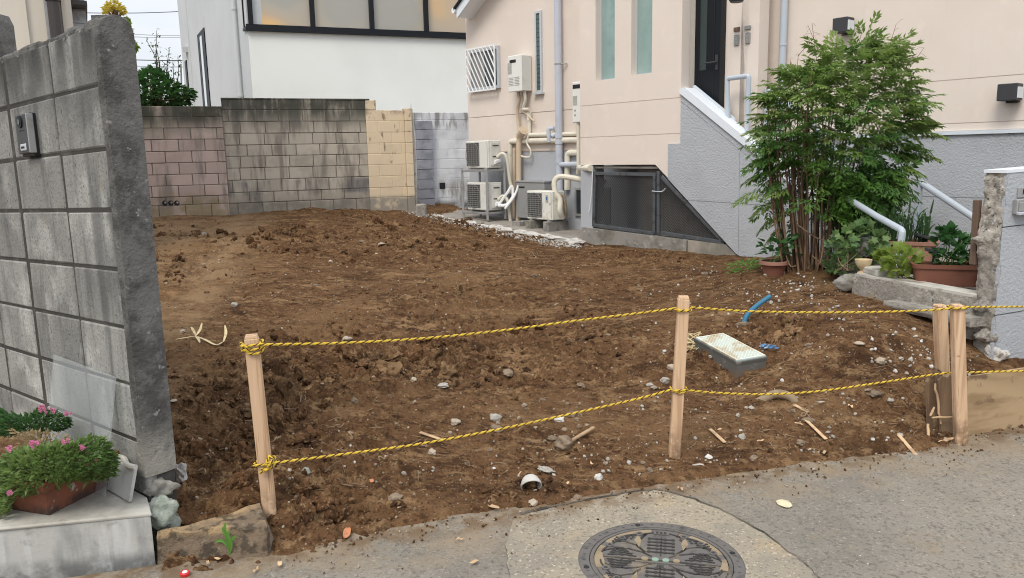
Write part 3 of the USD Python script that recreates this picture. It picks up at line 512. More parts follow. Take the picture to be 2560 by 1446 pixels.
f = [(i*5+j, i*5+j+1, i*5+j+6, i*5+j+5) for i in range(nz-1) for j in range(4)]
f += [((nz-1)*5, (nz-1)*5+1, (nz-1)*5+2, (nz-1)*5+3)]
capm = trimesh.Trimesh(np.array(v), np.vstack([np.array(f)[:, [0, 1, 2]], np.array(f)[:, [0, 2, 3]]]), process=False)
if (capm.face_normals@(-LW.d)).sum() < 0: capm.faces = capm.faces[:, ::-1]
build(lw, 'end_coat', capm, M['cap'], 40)
tm = MB()
for j in range(36):                                                  # uneven mortar on the top
    a = .02+j*.1; h_ = .012+.016*rng.random(); tm.add(cbox(fL, a, a+.108, 2.10, 2.128+h_, -TH_L-.004, .001-.004*rng.random(), .01, .002))
build(lw, 'top_coat', tm, M['cap'])
# broken lump where the wall's footing was cut
g = rock(41, 1., .8, 3, .5); g.vertices = g.vertices*[.062, .065, .095] + LW.at(-.06, .15, -.03); 
top('broken_footing', g, M['mint'], 'pale greenish lump of broken mortar at the foot of the block wall end', 'rubble', smooth=40)
g = rock(43, 1., .8, 3, .5); g.vertices = g.vertices*[.05, .045, .06] + LW.at(.01, .235, -.06)
build(lw, 'footing', g, M['cap'], 40)

# intercom on the wall
ic_s, ic_z = LW.sz(80, 335)
ic = thing('intercom', 'dark grey door intercom with camera lens mounted on the block wall', 'intercom', LW.at(ic_s, ic_z))
hs, hz = .070, .088
build(ic, 'back_box', cbox(fL, ic_s-hs, ic_s+hs, ic_z-hz-.012, ic_z+hz, -.005, .026, .004), M['blackmat'])
build(ic, 'front_plate', cbox(fL, ic_s-hs+.006, ic_s+hs-.0, ic_z-hz, ic_z+hz-.004, .026, .04, .004), M['lampbody'])
build(ic, 'trim_strip', cbox(fL, ic_s-hs-.003, ic_s-hs+.003, ic_z-hz, ic_z+hz-.004, .012, .043, .003), M['galv'])
build(ic, 'lens_ring', tube([LW.at(ic_s+.005, ic_z+.052, .039), LW.at(ic_s+.005, ic_z+.052, .046)], .026, 20), M['black'])
build(ic, 'lens', tube([LW.at(ic_s+.005, ic_z+.052, .045), LW.at(ic_s+.005, ic_z+.052, .049)], .013, 16), M['darkglass'])
build(ic, 'sensor_strip', hexa(fL, ic_s-.006, ic_s+.018, ic_z+.030, ic_z+.034, .04, .043), M['lens'])
build(ic, 'call_button', cbox(fL, ic_s-.035, ic_s+.03, ic_z-.075, ic_z-.045, .038, .045, .003), M['alu'])
build(ic, 'button_mark', hexa(fL, ic_s-.022, ic_s+.018, ic_z-.066, ic_z-.056, .0452, .0458), M['black'])
build(ic, 'slot', hexa(fL, ic_s-.03, ic_s+.03, ic_z+.012, ic_z+.015, .0395, .0415), M['black'])

# concrete step in front of it
A_, B_ = onz(388, 1402), onz(6, 1442)
tA, tB = A_+[0.012, .03, .205], B_+[0.0, .03, .205]
back = LW.at(.0, 0, -.0)*[1, 1, 0]; back2 = LW.at(2.9, 0)*[1, 1, 0]
ux = (B_-A_)/np.linalg.norm(B_-A_); F0 = B_ + ux*.02
stp = thing('concrete_step', 'low grey rendered concrete step at the foot of the left block wall', 'step', (A_+B_)/2)
def fstep(a, b, c):                                                   # a along front from right to left, b up, c front to back
    L0 = A_+(F0-A_)*a; k = np.array([.0, .05, .0])*0; bk = back + (back2-back)*(a*.32+.005)
    return L0*(1-c) + bk*c + np.array([0, 0, b])
build(stp, 'body', cbox(fstep, 0., 1., -.05, .196, .0, .98, .012), M['render'], 40)
build(stp, 'top_screed', cbox(fstep, -.008, 1., .194, .209, -.012, .985, .006), M['slabtop'], 40)
# old kerb stone beside the first stake
k0, k1 = onz(392, 1408), onz(668, 1392); kb0, kb1 = onz(398, 1342, .12), onz(640, 1272, .12)
n_ = 40; m_ = 14; kv = []
for i in range(n_):
    t = i/(n_-1); f0 = k0*(1-t)+k1*t; b0 = kb0*(1-t)+kb1*t
    for j in range(m_):
        u = j/(m_-1)
        if u < .45: w = u/.45; p = f0 + np.array([0, .03*w, -.02 + .135*w])
        else: w = (u-.45)/.55; ft = f0+np.array([0, .03, .115]); p = ft*(1-w) + (b0*[1, 1, 0]+np.array([0, .05, .12]))*w
        nz_ = (fbm(np.array([p*9]), 3, 12)[0]-.5); p = p + np.array([0, -.03*nz_*(u < .45), .03*nz_])
        kv.append(p)
kf = [(i*m_+j, (i+1)*m_+j, (i+1)*m_+j+1, i*m_+j+1) for i in range(n_-1) for j in range(m_-1)]
e0 = len(kv); kv.append(k1+np.array([.0, .12, 0])); kf2 = [((n_-1)*m_+j, e0, (n_-1)*m_+j+1) for j in range(m_-1)]
e1 = len(kv); kv.append(k0+np.array([0, .12, 0])); kf2 += [(j+1, e1, j) for j in range(m_-1)]
kf = np.array(kf); top('kerb_stone', trimesh.Trimesh(np.array(kv), np.vstack([kf[:, [0, 1, 2]], kf[:, [0, 2, 3]], np.array(kf2)]), process=False), M['oldkerb'], 'soil-stained old concrete kerb block between the step and the first stake', 'kerb', smooth=35)
# ------------------------------------------------ back walls of hollow blocks
CW = Pl(aty(740, 530, 13.4), 68.)
fC = lambda s, z, n: CW.at(s, z, n)
def course_wall(par, pl, s0, s1, zs, offs, m, bl=.395, gap=.006, n0=-.06, dn=.004, skip=None, mfun=None):
    f = lambda s, z, n: pl.at(s, z, n)
    for i in range(len(zs)-1):
        cuts = [s0] + [c for c in np.arange(s0-1+(offs[i] % bl)-bl*0, s1, bl) if s0+.05 < c < s1-.05] + [s1]
        for a, b in zip(cuts[:-1], cuts[1:]):
            if skip and skip(a, b, zs[i], zs[i+1]): continue
            build(par, 'block', cbox(f, a+(gap if a > s0 else 0), b-(gap if b < s1 else 0), zs[i]+gap*.8, zs[i+1]-gap*.8, n0, rng.uniform(-dn, dn), .006), mfun(a, b, i) if mfun else m)
zp = [.50, .92, 1.055, 1.232, 1.411, 1.597, 1.778, 1.965, 2.144, 2.322, 2.492]
wp = thing('block_wall', 'weathered pinkish block wall with three vent holes at the back of the lot', 'wall', CW.at(-1.8, .7))
course_wall(wp, CW, -4.2, -1.066, zp, [.30, .02, .22, .05, .26, .07, .28, .08, .30, .12], M['backpink'])
build(wp, 'mortar_core', hexa(fC, -4.2, -1.060, .3, 2.485, -.12, -.012), M['backjoint'])
for x in (412, 427, 442):
    s_, z_ = CW.sz(x, 508); v_ = build(wp, 'vent_hole', tube([CW.at(s_, z_, -.03), CW.at(s_, z_, .0055)], .042, 14), M['blackmat'])
    build(v_, 'vent_rib', tube([CW.at(s_+.012, z_+.008, .004), CW.at(s_+.012, z_+.008, .012)], .018, 10), M['backpink'])
zg = [.50, .912, 1.088, 1.29, 1.488, 1.679, 1.863, 2.051, 2.243, 2.434, 2.602]
wg = thing('block_wall', 'taller grey block wall with dark mossy top in the middle of the back boundary', 'wall', CW.at(.1, .7))
course_wall(wg, CW, -1.062, 1.283, zg, [.34, .14, .28, .02, .04, .16, .05, .08, .30, .33], M['backgrey'])
build(wg, 'mortar_core', hexa(fC, -1.058, 1.282, .3, 2.595, -.12, -.012), M['backjoint'])
build(wg, 'coping', hexa(fC, -1.064, 1.36, 2.602, 2.622, -.13, .006), M['backgrey'])
wc = thing('block_wall', 'peeling cream painted block wall between grey wall and white wall', 'wall', CW.at(1.65, .7))
course_wall(wc, CW, 1.285, 1.965, zg[:-1], [.2, .0, .22, .0, .2, .02, .24, .0, .2], M['cream'], bl=.40, gap=.003, dn=.002)
build(wc, 'block', cbox(fC, 1.285, 1.47, 2.436, 2.600, -.1, .002, .006), M['cream'])
build(wc, 'mortar_core', hexa(fC, 1.286, 1.96, .3, 2.425, -.12, -.006), M['cream'])
for i in range(9): build(wc, 'end_block', cbox(fC, 1.967, 2.09, zg[i]+.003, zg[i+1]-.003+(.03 if i == 8 else 0), -.13, .055, .006), M['cream'])
bk = rock(5, 1., 1., 3, .3); bk.vertices = bk.vertices*[.05, .05, .95] + CW.at(2.115, 1.55, -.05); build(wc, 'broken_edge', bk, M['brokenwhite'], 40)
CW2 = Pl(CW.at(0, 0, -1.15), 68.); fC2 = lambda s, z, n: CW2.at(s, z, n)
ww = thing('block_wall', 'white painted block wall with grey flaking top beside the house', 'wall', CW2.at(2.9, .6))
zw = [.4, .80, .99, 1.18, 1.37, 1.56, 1.75, 1.94, 2.13, 2.32, 2.46]
s_h = CW2.sz(1106, 465)
course_wall(ww, CW2, 2.05, 4.6, zw, [.3, .1, .3, .1, .3, .1, .3, .1, .3, .1], M['backwhite'], gap=.003, dn=.003, skip=lambda a, b, z0, z1: False)
build(ww, 'mortar_core', hexa(fC2, 2.05, 4.6, .2, 2.45, -.12, -.005), M['backwhite'])
build(ww, 'dark_hole', cbox(fC2, s_h[0]-.055, s_h[0]+.055, s_h[1]-.06, s_h[1]+.06, -.02, .008, .003), M['blackmat'])
bc = thing('block_pillar', 'narrow blue-grey block pillar where cream and white back walls meet', 'pillar', CW2.at(2.3, .5))
ps0, ps1 = CW2.sz(1047, 450, .12)[0], CW2.sz(1086, 450, .12)[0]
for i in range(9): build(bc, 'block', cbox(fC2, ps0, ps1, zw[i]+.004, zw[i+1]-.004-(.02 if i == 8 else 0), -.0, .12+rng.uniform(-.004, .004), .006), M['backblue'])
# small concrete stub at the corner
sp = aty(1052, 520, 13.7); sp[2] = .5
g = cbox(lambda a, b, c: sp+[a, b, c], -.09, .09, -.08, .08, -.1, .30, .02, .006); top('concrete_stub', g, M['broken'], 'small broken concrete stub in front of the blue-grey block pillar', 'post')

# ------------------------------------------------ white house behind
WH = Pl(aty(632, 242, 15.6), 68.); WS = Pl(aty(632, 242, 15.6), -28.)
fW = lambda s, z, n: WH.at(s, z, n); fS = lambda s, z, n: WS.at(s, z, n)
wcs = WH.sz(632, 242)[0]
z_sill = WH.sz(640, 72)[1]; z_gl = WH.sz(640, 49)[1]
wh = thing('house', 'modern white house with long black-framed frosted window behind the block walls', 'house', WH.at(1.5, 0))
build(wh, 'wall', hexa(fW, 0, 7., -.2, z_sill, -3., 0), M['whitewall'])
build(wh, 'wall', hexa(fW, .02, 7., z_sill+.9, 7.5, -3., -.03), M['whitewall'])
build(wh, 'wall', hexa(fS, .001, WS.sz(443, 0)[0], -.2, 9.5, -.3, .004), M['whiteside'])
fz0, fz1 = z_sill, z_gl+1.25
fr_ = build(wh, 'window_frame', [hexa(fW, -.03, 7., fz0, fz0+.075, -.08, .05), hexa(fW, -.04, 7., fz0-.05, fz0+.0, -.06, .075), hexa(fW, -.03, 7., fz1, fz1+.1, -.08, .04), hexa(fS, -.03, .28, fz0-.02, fz0+.03, -.04, .045), hexa(fS, .245, .275, fz0, 6, -.02, .03)], M['black'])
mx = [625, 780, 928, 1064]
edges = []
for x in mx:
    s_ = WH.sz(x, 30)[0]; edges.append(s_); build(wh, 'mullion', hexa(fW, s_-.045, s_+.045, fz0+.075, fz1, -.07, .055), M['black'])
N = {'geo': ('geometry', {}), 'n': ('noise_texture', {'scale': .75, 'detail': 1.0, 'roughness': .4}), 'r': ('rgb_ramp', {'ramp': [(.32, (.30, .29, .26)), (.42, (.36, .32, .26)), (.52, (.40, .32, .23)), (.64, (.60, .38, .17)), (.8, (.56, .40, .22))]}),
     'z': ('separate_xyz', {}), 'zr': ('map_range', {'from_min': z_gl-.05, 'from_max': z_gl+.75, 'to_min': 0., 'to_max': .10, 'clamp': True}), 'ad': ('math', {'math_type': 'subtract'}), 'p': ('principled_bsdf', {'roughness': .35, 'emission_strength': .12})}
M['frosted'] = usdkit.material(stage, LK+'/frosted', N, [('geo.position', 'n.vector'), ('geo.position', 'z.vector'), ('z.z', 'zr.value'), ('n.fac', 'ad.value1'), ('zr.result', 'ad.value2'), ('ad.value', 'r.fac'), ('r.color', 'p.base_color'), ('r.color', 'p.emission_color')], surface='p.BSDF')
edges.append(7.)
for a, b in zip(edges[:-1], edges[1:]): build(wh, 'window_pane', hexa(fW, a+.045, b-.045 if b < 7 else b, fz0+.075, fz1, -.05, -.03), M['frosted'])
dp = [WS.px(590, 0, .06), WS.px(606, 245, .06)]
dpt = aty(606, 300, 15.75); 
s_d = WS.sz(588, 60, .06)[0]
build(wh, 'downspout', tube([WS.at(s_d, -.2, .06), WS.at(s_d, 9, .06)], .045, 12), M['whiteside'])
for z in (2.9, 4.6): build(wh, 'pipe_collar', tube([WS.at(s_d, z, .06), WS.at(s_d, z+.05, .06)], .055, 12), M['whiteside'])
n0_, n1_ = WS.sz(498, 120)[0], WS.sz(516, 120)[0]; zt = WS.sz(507, 75)[1]
sw = build(wh, 'narrow_window', hexa(fS, n1_, n0_, .5, zt, .0, .03), M['black'])
build(sw, 'pane', hexa(fS, n1_+.35*(n0_-n1_), n1_+.62*(n0_-n1_), .5, zt-.12, .026, .036), M['lens'])
build(wh, 'lower_window', hexa(fS, WS.sz(470, 180)[0], WS.sz(466, 180)[0], .5, WS.sz(468, 150)[1], .0, .03), M['black'])
build(wh, 'vent_cap', rod(WS.px(463, 124, .02), WS.px(463, 124, .08), .16), M['whiteside'])
build(wh, 'corner_trim', hexa(fS, WS.sz(468, 40)[0]-.03, WS.sz(468, 40)[0]+.03, 0, 9.4, .004, .02), M['whiteside'])

# ------------------------------------------------ beige house at the upper left
BH = Pl(aty(100, 100, 8.6), -12.); fB = lambda s, z, n: BH.at(s, z, n)
BP = Pl(aty(100, 100, 8.6), 62.); fP = lambda s, z, n: BP.at(s, z, n)
bh = thing('house', 'old beige rendered house with dark brown downspout behind the left block wall', 'house', BP.at(0, 0))
sr = BP.sz(182, 50)[0]
build(bh, 'wall', hexa(fP, -5, sr, -.2, 6.5, -2.5, 0), M['beige'])
build(bh, 'pilaster', hexa(fP, BP.sz(62, 60)[0], BP.sz(70, 60)[0], -.2, 6.5, 0, .03), M['beige'])
build(bh, 'pilaster', hexa(fP, BP.sz(150, 60)[0]+.03, BP.sz(160, 60)[0]+.03, -.2, 6.5, 0, .03), M['beige'])
s_b = BP.sz(137, 40, .09)[0]
build(bh, 'downspout', tube([BP.at(s_b, -.2, .09), BP.at(s_b, 6, .09)], .062, 14), M['brownpipe'])
build(bh, 'pipe_collar', tube([BP.at(s_b, BP.sz(130, 3, .09)[1], .09), BP.at(s_b, BP.sz(130, 3, .09)[1]+.2, .09)], .075, 14), M['brownpipe'])
build(bh, 'pipe_bracket', hexa(fP, s_b-.09, s_b-.062, -.2, 6, .0, .05), M['galv'])
sg0, sg1 = sr, BP.sz(216, 50, -.5)[0]
for k in range(14): build(bh, 'siding_board', hexa(fP, sr, sg1, 2.2+k*.14, 2.2+k*.14+.135, -2.5, -.50+.004*(k % 2)), M['shingle'])
build(bh, 'siding_back', hexa(fP, sr, sg1-.01, -.2, 4.3, -2.5, -.52), M['shingle'])
ez = BP.sz(200, 16, -.3)[1]
build(bh, 'eave', hexa(fP, sr-.02, sg1+.02, ez, ez+.045, -2.5, -.2), M['brownpipe'])
build(bh, 'eave', hexa(fP, sr-.05, sg1-.03, ez+.17, ez+.21, -2.5, -.1), M['brownpipe'])
# dark weathered post at the very left edge
lp = aty(8, 130, 4.4)
pst = cbox(lambda a, b, c: np.array([lp[0]-.09+a, lp[1]+b, c]), -.14, .125, -.08, .08, .2, lp[2]+.24, .02, .004)
vv = pst.vertices; vv[:, 2] = np.where(vv[:, 2] > 2.2, vv[:, 2] - np.clip(vv[:, 0]-lp[0]+.02, 0, 1)*1.2, vv[:, 2]); pst.vertices = vv
top('gate_pillar', pst, M['cap'], 'dark weathered stone gate pillar at upper left edge behind the block wall', 'pillar')
# ------------------------------------------------ the pink house on the right
H = Pl(aty(1451, 413, 11.5), -40.); fH = lambda s, z, n: H.at(s, z, n)
NM = -.70                                                             # the main wall lies behind the bay
ph = thing('house', 'salmon pink rendered house with grey base, entrance stair and wall-mounted pipes', 'house', H.at(-1, .3, -1))
sA = lambda x, y: H.sz(x, y, 0.)
sM = lambda x, y, n=NM: H.sz(x, y, n)
TOPZ = 6.2
a0, zb = sA(1451, 413); a1 = sA(1703, 200)[0]; a2 = sA(1672, 400)[0]; zn = sA(1680, 360)[1]; ad, zd = sA(1638, 414)[0], zb
wins = [(1500, 1537, 203, 1490), (1589, 1630, 189, 1575)]
holes = []
for x0, x1, yb, xr in wins:
    s0 = sA(x0-11, 100)[0]; s1 = sA(x1, 100)[0]; zz = sA((x0+x1)/2, yb-4)[1]; holes.append((s0, s1, zz))
bay = Polygon([(a0, zb), (ad, zb), (a2, sA(1672, 447)[1]), (a2, zn), (a1, zn), (a1, TOPZ), (a0, TOPZ)])
for s0, s1, zz in holes: bay = bay.difference(shapely.box(min(s0, s1), zz, max(s0, s1), zz+1.75))
jl = [2.28, 1.835]
gro = shapely.union_all([shapely.box(a1-1, z-.005, a0+1, z+.005) for z in jl])
build(ph, 'bay_wall', extr(H, bay, -.16, -.006), M['pink'])
bf = bay.difference(gro)
for gpoly in bf.geoms: build(ph, 'render_panel', extr(H, gpoly, -.006, 0.), M['pink'])
build(ph, 'bay_side', hexa(fH, a0-.12, a0, zb, TOPZ, NM-.02, -.161), M['pink'])
build(ph, 'bay_soffit', hexa(fH, a1, a0-.01, zb+.003, zb+.05, NM-.02, -.162), M['pink'])
build(ph, 'bay_side', hexa(fH, a1+.01, a1+.13, zb+.3, TOPZ, -1.5, -.161), M['pink'])
for (s0, s1, zz), (x0, x1, yb, xr) in zip(holes, wins):
    lo, hi = min(s0, s1), max(s0, s1)
    fr_ = build(ph, 'window', [hexa(fH, lo+.0, lo+.018, zz, zz+1.75, -.15, -.10), hexa(fH, hi-.018, hi, zz, zz+1.75, -.15, -.10), hexa(fH, lo, hi, zz, zz+.018, -.15, -.098)], M['alu'])
    build(fr_, 'pane', hexa(fH, lo+.012, hi-.012, zz+.012, zz+1.74, -.14, -.12), M['teal'])
# main wall left of the bay
zgl = sM(1300, 378)[1]; mL = sM(1168, 200)[0]
mw = Polygon([(mL, .2), (a0-.5, .2), (a0-.5, TOPZ), (mL-.55, TOPZ), (mL, sM(1168, 40)[1])])
mj = shapely.box(-3, jl[0]+.02-.004, 9, jl[0]+.02+.004)
wup = mw.difference(shapely.box(-9, -1, 9, zgl)).difference(mj)
for g_ in getattr(wup, 'geoms', [wup]): build(ph, 'wall', extr(H, g_, NM-.2, NM), M['pink'])
build(ph, 'base_wall', extr(H, mw.intersection(shapely.box(-9, -1, 9, zgl-.002)), NM-.2, NM+.012), M['grey'])
build(ph, 'base_ledge', hexa(fH, a0-.5, mL, zgl-.012, zgl+.004, NM, NM+.022), M['pinkdark'])
# gable board and gutter at the upper left corner
g0 = H.at(sM(1162, 46, NM+.25)[0], sM(1162, 46, NM+.25)[1], NM+.25); gs, gz_ = sM(1150, 40, NM+.3)
slope = lambda a: gz_ + (gs-a)*.62
brd = [(gs+.06, slope(gs+.06)), (gs-2.2, slope(gs-2.2)), (gs-2.2, slope(gs-2.2)+.17), (gs+.06, slope(gs+.06)+.17)]
build(ph, 'bargeboard', extr(H, brd, NM+.30, NM+.33), M['coping'])
build(ph, 'eave_soffit', extr(H, [(gs+.05, slope(gs+.05)+.01), (gs-2.2, slope(gs-2.2)+.01), (gs-2.2, slope(gs-2.2)+.04), (gs+.05, slope(gs+.05)+.04)], NM+.0, NM+.30), M['white'])
build(ph, 'roof_edge', extr(H, [(gs+.10, slope(gs+.10)+.17), (gs-2.2, slope(gs-2.2)+.17), (gs-2.2, slope(gs-2.2)+.21), (gs+.10, slope(gs+.10)+.21)], NM-1., NM+.37), M['black'])
build(ph, 'gutter', tube([H.at(gs+.12, slope(gs)+.10, NM-.8), H.at(gs+.12, slope(gs)+.10, NM+.36)], .05, 10), M['white'])
# windows of the main wall
def frame_box(par, name, s0, s1, z0, z1, n, t, w, m): return build(par, name, [hexa(fH, s0, s1, z0, z0+w, n, n+t), hexa(fH, s0, s1, z1-w, z1, n, n+t), hexa(fH, s0, s0+w, z0+w, z1-w, n, n+t), hexa(fH, s1-w, s1, z0+w, z1-w, n, n+t)], m)
lz0, lz1 = sM(1349, 232)[1], sM(1349, 28)[1]; ls0, ls1 = sM(1357, 130)[0], sM(1341, 130)[0]
lv = frame_box(ph, 'louvre_window', ls0, ls1, lz0, lz1, NM, .035, .035, M['alu'])
for k in range(17): build(lv, 'louvre', hexa(lambda s, z, n: H.at(s, z+(n-NM)*-.8, n), ls0+.03, ls1-.03, lz0+.05+k*(lz1-lz0-.08)/17, lz0+.05+k*(lz1-lz0-.08)/17+.062, NM+.012, NM+.030), M['tealdark'])
build(lv, 'sill', hexa(fH, ls0-.03, ls1+.03, lz0-.03, lz0, NM, NM+.07), M['alu'])
gs0, gs1 = sM(1252, 170)[0], sM(1178, 170)[0]; gz0, gz1 = sM(1215, 225)[1], sM(1215, 121)[1]
gw = frame_box(ph, 'barred_window', gs0, gs1, gz0, gz1, NM, .05, .05, M['alu'])
build(gw, 'pane', hexa(fH, gs0+.04, gs0+.04+(gs1-gs0-.08)*.5, gz0+.04, gz1-.04, NM+.005, NM+.02), M['darkglass']); build(gw, 'pane', hexa(fH, gs0+.04+(gs1-gs0-.08)*.5, gs1-.04, gz0+.04, gz1-.04, NM+.005, NM+.028), M['heatergrey'])
frame_box(gw, 'bar_frame', gs0+.02, gs1+.01, gz0-.03, gz1+.02, NM+.10, .02, .025, M['white'])
hgt = gz1-gz0; lat = MB()
for k in range(-5, 10):
    for sg in (1,):
        p, q = np.array([gs0+.02+k*.105, gz0-.02]), np.array([gs0+.02+k*.105+.46, gz1+.01])
        seg = LineString([p, q]).intersection(shapely.box(gs0+.02, gz0-.03, gs1, gz1+.02))
        if seg.is_empty or seg.length < .05: continue
        (x0, y0), (x1, y1) = seg.coords; build(gw, 'bar', rod(H.at(x0, y0, NM+.112), H.at(x1, y1, NM+.112), .022, .014, ch=.002), M['white'])
# door recess, door, entrance
ND = -.30
d0, d1 = sM(1711, 80, ND)[0], sM(1815, 80, ND)[0]; p1 = sM(1898, 80, ND)[0]; zland = sM(1815, 300, ND)[1]-.12
mR = sM(1900, 80)[0]; mE = -7.6
build(ph, 'door_frame', [hexa(fH, d1, d1+.05, zland, 6, ND, ND+.04), hexa(fH, d0-.05, d0+.3, zland, 6, ND, ND+.04)], M['blackmat'])
door = build(ph, 'door', hexa(fH, d1+.05, d0, zland, zland+2.3, ND-.05, ND+.02), M['black'])
build(door, 'glass_strip', hexa(fH, (d0+d1)/2-.05, (d0+d1)/2+.05, zland+.75, zland+2.0, ND+.02, ND+.026), M['darkglass'])
for xx in (.10, .28, .46): build(door, 'panel_groove', hexa(fH, d1+.05+xx, d1+.06+xx, zland+.1, zland+2.2, ND+.02, ND+.025), M['blackmat'])
hz_ = sM(1805, 155, ND)[1]
build(door, 'handle', [tube([H.at(d1+.11, hz_, ND+.02), H.at(d1+.11, hz_, ND+.07)], .014, 10), tube([H.at(d1+.10, hz_, ND+.07), H.at(d1+.25, hz_, ND+.07)], .011, 10), hexa(fH, d1+.09, d1+.13, hz_-.09, hz_+.09, ND+.02, ND+.03)], M['lampbody'])
for y in (60, 165): build(door, 'hinge', hexa(fH, d0-.03, d0-.005, sM(1715, y, ND)[1]-.06, sM(1715, y, ND)[1]+.06, ND+.02, ND+.035), M['galv'])
build(ph, 'door_wall', hexa(fH, p1, d1, .3, 6, ND-.2, ND), M['pink'])
build(ph, 'canopy_lamp', lathe([(0, 0), (.07, .0), (.09, .03), (.09, .08), (0, .08)], H.at(sM(1842, -10, ND+.3)[0], sM(1842, 6, ND+.3)[1], ND+.3), 20), M['lampbody'])
for x0, x1, y0, y1, nm, mm in ((1836, 1850, 70, 78, 'name_plate', 'woodbrown'), (1863, 1878, 66, 73, 'name_plate', 'heatergrey'), (1837, 1848, 88, 113, 'door_speaker', 'heatergrey'), (1865, 1876, 83, 108, 'door_speaker', 'heatergrey')):
    sa, za = sM(x1, y1, ND); sb, zb2 = sM(x0, y0, ND); b_ = build(ph, nm, cbox(fH, sa, sb, za, zb2, ND, ND+.02, .003), M[mm])
    if nm == 'door_speaker': build(b_, 'speaker_grille', [hexa(fH, sa+.015, sb-.015, za+.02+k*.02, za+.028+k*.02, ND+.02, ND+.023) for k in range(6)], M['sticker'])
# main wall right of the door
ztrim = 1.72
mwr = shapely.box(mE, ztrim+.04, mR, TOPZ); mj2 = shapely.union_all([shapely.box(-9, z-.005, 9, z+.005) for z in jl])
build(ph, 'wall', extr(H, mwr, NM-.2, NM-.006), M['pink'])
for g_ in mwr.difference(mj2).geoms: build(ph, 'render_panel', extr(H, g_, NM-.006, NM), M['pink'])
build(ph, 'water_table', hexa(fH, mE, mR-.02, ztrim, ztrim+.038, NM-.1, NM+.035), M['trim'])
bw = shapely.box(mE, -.2, mR, ztrim-.001); bj = shapely.box(-9, sM(2350, 493, NM+.01)[1]-.004, 9, sM(2350, 493, NM+.01)[1]+.004)
build(ph, 'base_wall', extr(H, bw, NM-.2, NM+.004), M['grey'])
for g_ in bw.difference(bj).geoms: build(ph, 'base_panel', extr(H, g_, NM+.004, NM+.010), M['stucco'])
build(ph, 'wall_return', hexa(fH, mR-.10, mR, .3, 6, ND, NM-.007), M['pink'])
rd = sM(1958, 90, NM+.08)[0]
build(ph, 'downspout', tube([H.at(rd, .4, NM+.08), H.at(rd, 6, NM+.08)], .042, 14), M['railblue'])
build(ph, 'pipe_collar', tube([H.at(rd, sM(1957, 112, NM+.08)[1]-.015, NM+.08), H.at(rd, sM(1957, 112, NM+.08)[1]+.015, NM+.08)], .047, 14), M['greypipe'])
# pipes on the main wall
def P(x, y, n=.08): return H.px(x, y, NM+n)
dsx = [sM(1394, 0, NM+.09)[0], sM(1397, 450, NM+.09)[0]]
build(ph, 'downspout', tube([H.at(dsx[0], 6, NM+.09), H.at(dsx[0], .5, NM+.09)], .058, 16), M['greypipe'])
for y in (342, 356, 405): z_ = sM(1396, y, NM+.09)[1]; build(ph, 'pipe_collar', tube([H.at(dsx[0], z_-.03, NM+.09), H.at(dsx[0], z_+.03, NM+.09)], .066, 16), M['greypipe'])
z_ = sM(1394, 161, NM+.09)[1]; build(ph, 'pipe_bracket', [tube([H.at(dsx[0], z_-.01, NM+.09), H.at(dsx[0], z_+.01, NM+.09)], .062, 14), rod(H.at(dsx[0]-.04, z_, NM+.09), H.at(dsx[0]-.13, z_, NM+.02), .02)], M['galv'])
build(ph, 'pipe_duct', tube(bend([P(1276, 484, .05), P(1275, 354, .05), P(1450, 350, .05)], .06), .046, 12), M['creampipe'])
build(ph, 'pipe_duct', tube(bend([P(1322, 338, .05), P(1450, 335, .05)], .05), .034, 10), M['creampipe'])
build(ph, 'conduit', tube(bend([P(1324, 340, .05), P(1323, 283, .05)], .05), .03, 10), M['creampipe'])
build(ph, 'conduit', tube([P(1323, 302, .05), P(1323, 281, .05)], .042, 12), M['creampipe'])
build(ph, 'drain_pipe', tube(bend([P(1296, 555, .12), P(1297, 350, .12), P(1307, 328, .12)], .05), [.046]*5+[.046, .06][-1:]*2 if False else .046, 12), M['beigepipe'])
build(ph, 'pipe_socket', tube([P(1297, 345, .12), P(1301, 336, .12), P(1309, 326, .14)], [.055, .07, .08], 14), M['beigepipe'])
build(ph, 'drain_pipe', tube([P(1285, 545, .1), P(1286, 370, .1)], .030, 10), M['beigepipe'])
build(ph, 'elbow_pipe', tube(bend([P(1373, 356, .1), P(1371, 322, .1), P(1385, 321, .05)], .05, 6), .036, 12), M['greypipe'])
build(ph, 'elbow_pipe', tube(bend([P(1380, 342, .1), P(1390, 336, .06)], .04, 6), .03, 12), M['railblue'])
build(ph, 'branch_pipe', tube(bend([P(1396, 412, .1), P(1446, 411, .1)], .05), .040, 12), M['greypipe'])
build(ph, 'pipe_duct', tube(bend([P(1418, 475, .05), P(1419, 382, .05), P(1446, 382, .05)], .07), .048, 12), M['creampipe'])
build(ph, 'drain_pipe', tube([P(1418, 470, .06), P(1419, 400, .06)], .036, 12), M['creampipe'])
build(ph, 'supply_pipe', tube([P(1446, 428, .16), P(1446, 305, .16)], .030, 10), M['creampipe'])
build(ph, 'supply_pipe', tube(bend([P(1447, 432, .17), P(1450, 420, .3), P(1451, 420, .62), H.px(1476, 421, .03)], .06, 6), .046, 12), M['creampipe'])
build(ph, 'wall_hose', tube(smoothpath([P(1320, 340, .1), P(1318, 360, .1), P(1326, 375, .1), P(1325, 392, .1), P(1312, 393, .1), P(1302, 390, .1)]), .016, 8), M['creampipe'])
# small basement window beside the column
bz0, bz1, bs0, bs1 = sM(1450, 540)[1], sM(1450, 470)[1], sM(1461, 500)[0]-.3, sM(1441, 500)[0]
bwn = frame_box(ph, 'basement_window', bs0, bs1, bz0, bz1, NM+.012, .03, .035, M['galv']); build(bwn, 'pane', hexa(fH, bs0+.03, bs1-.03, bz0+.03, bz1-.03, NM+.012, NM+.02), M['darkglass'])
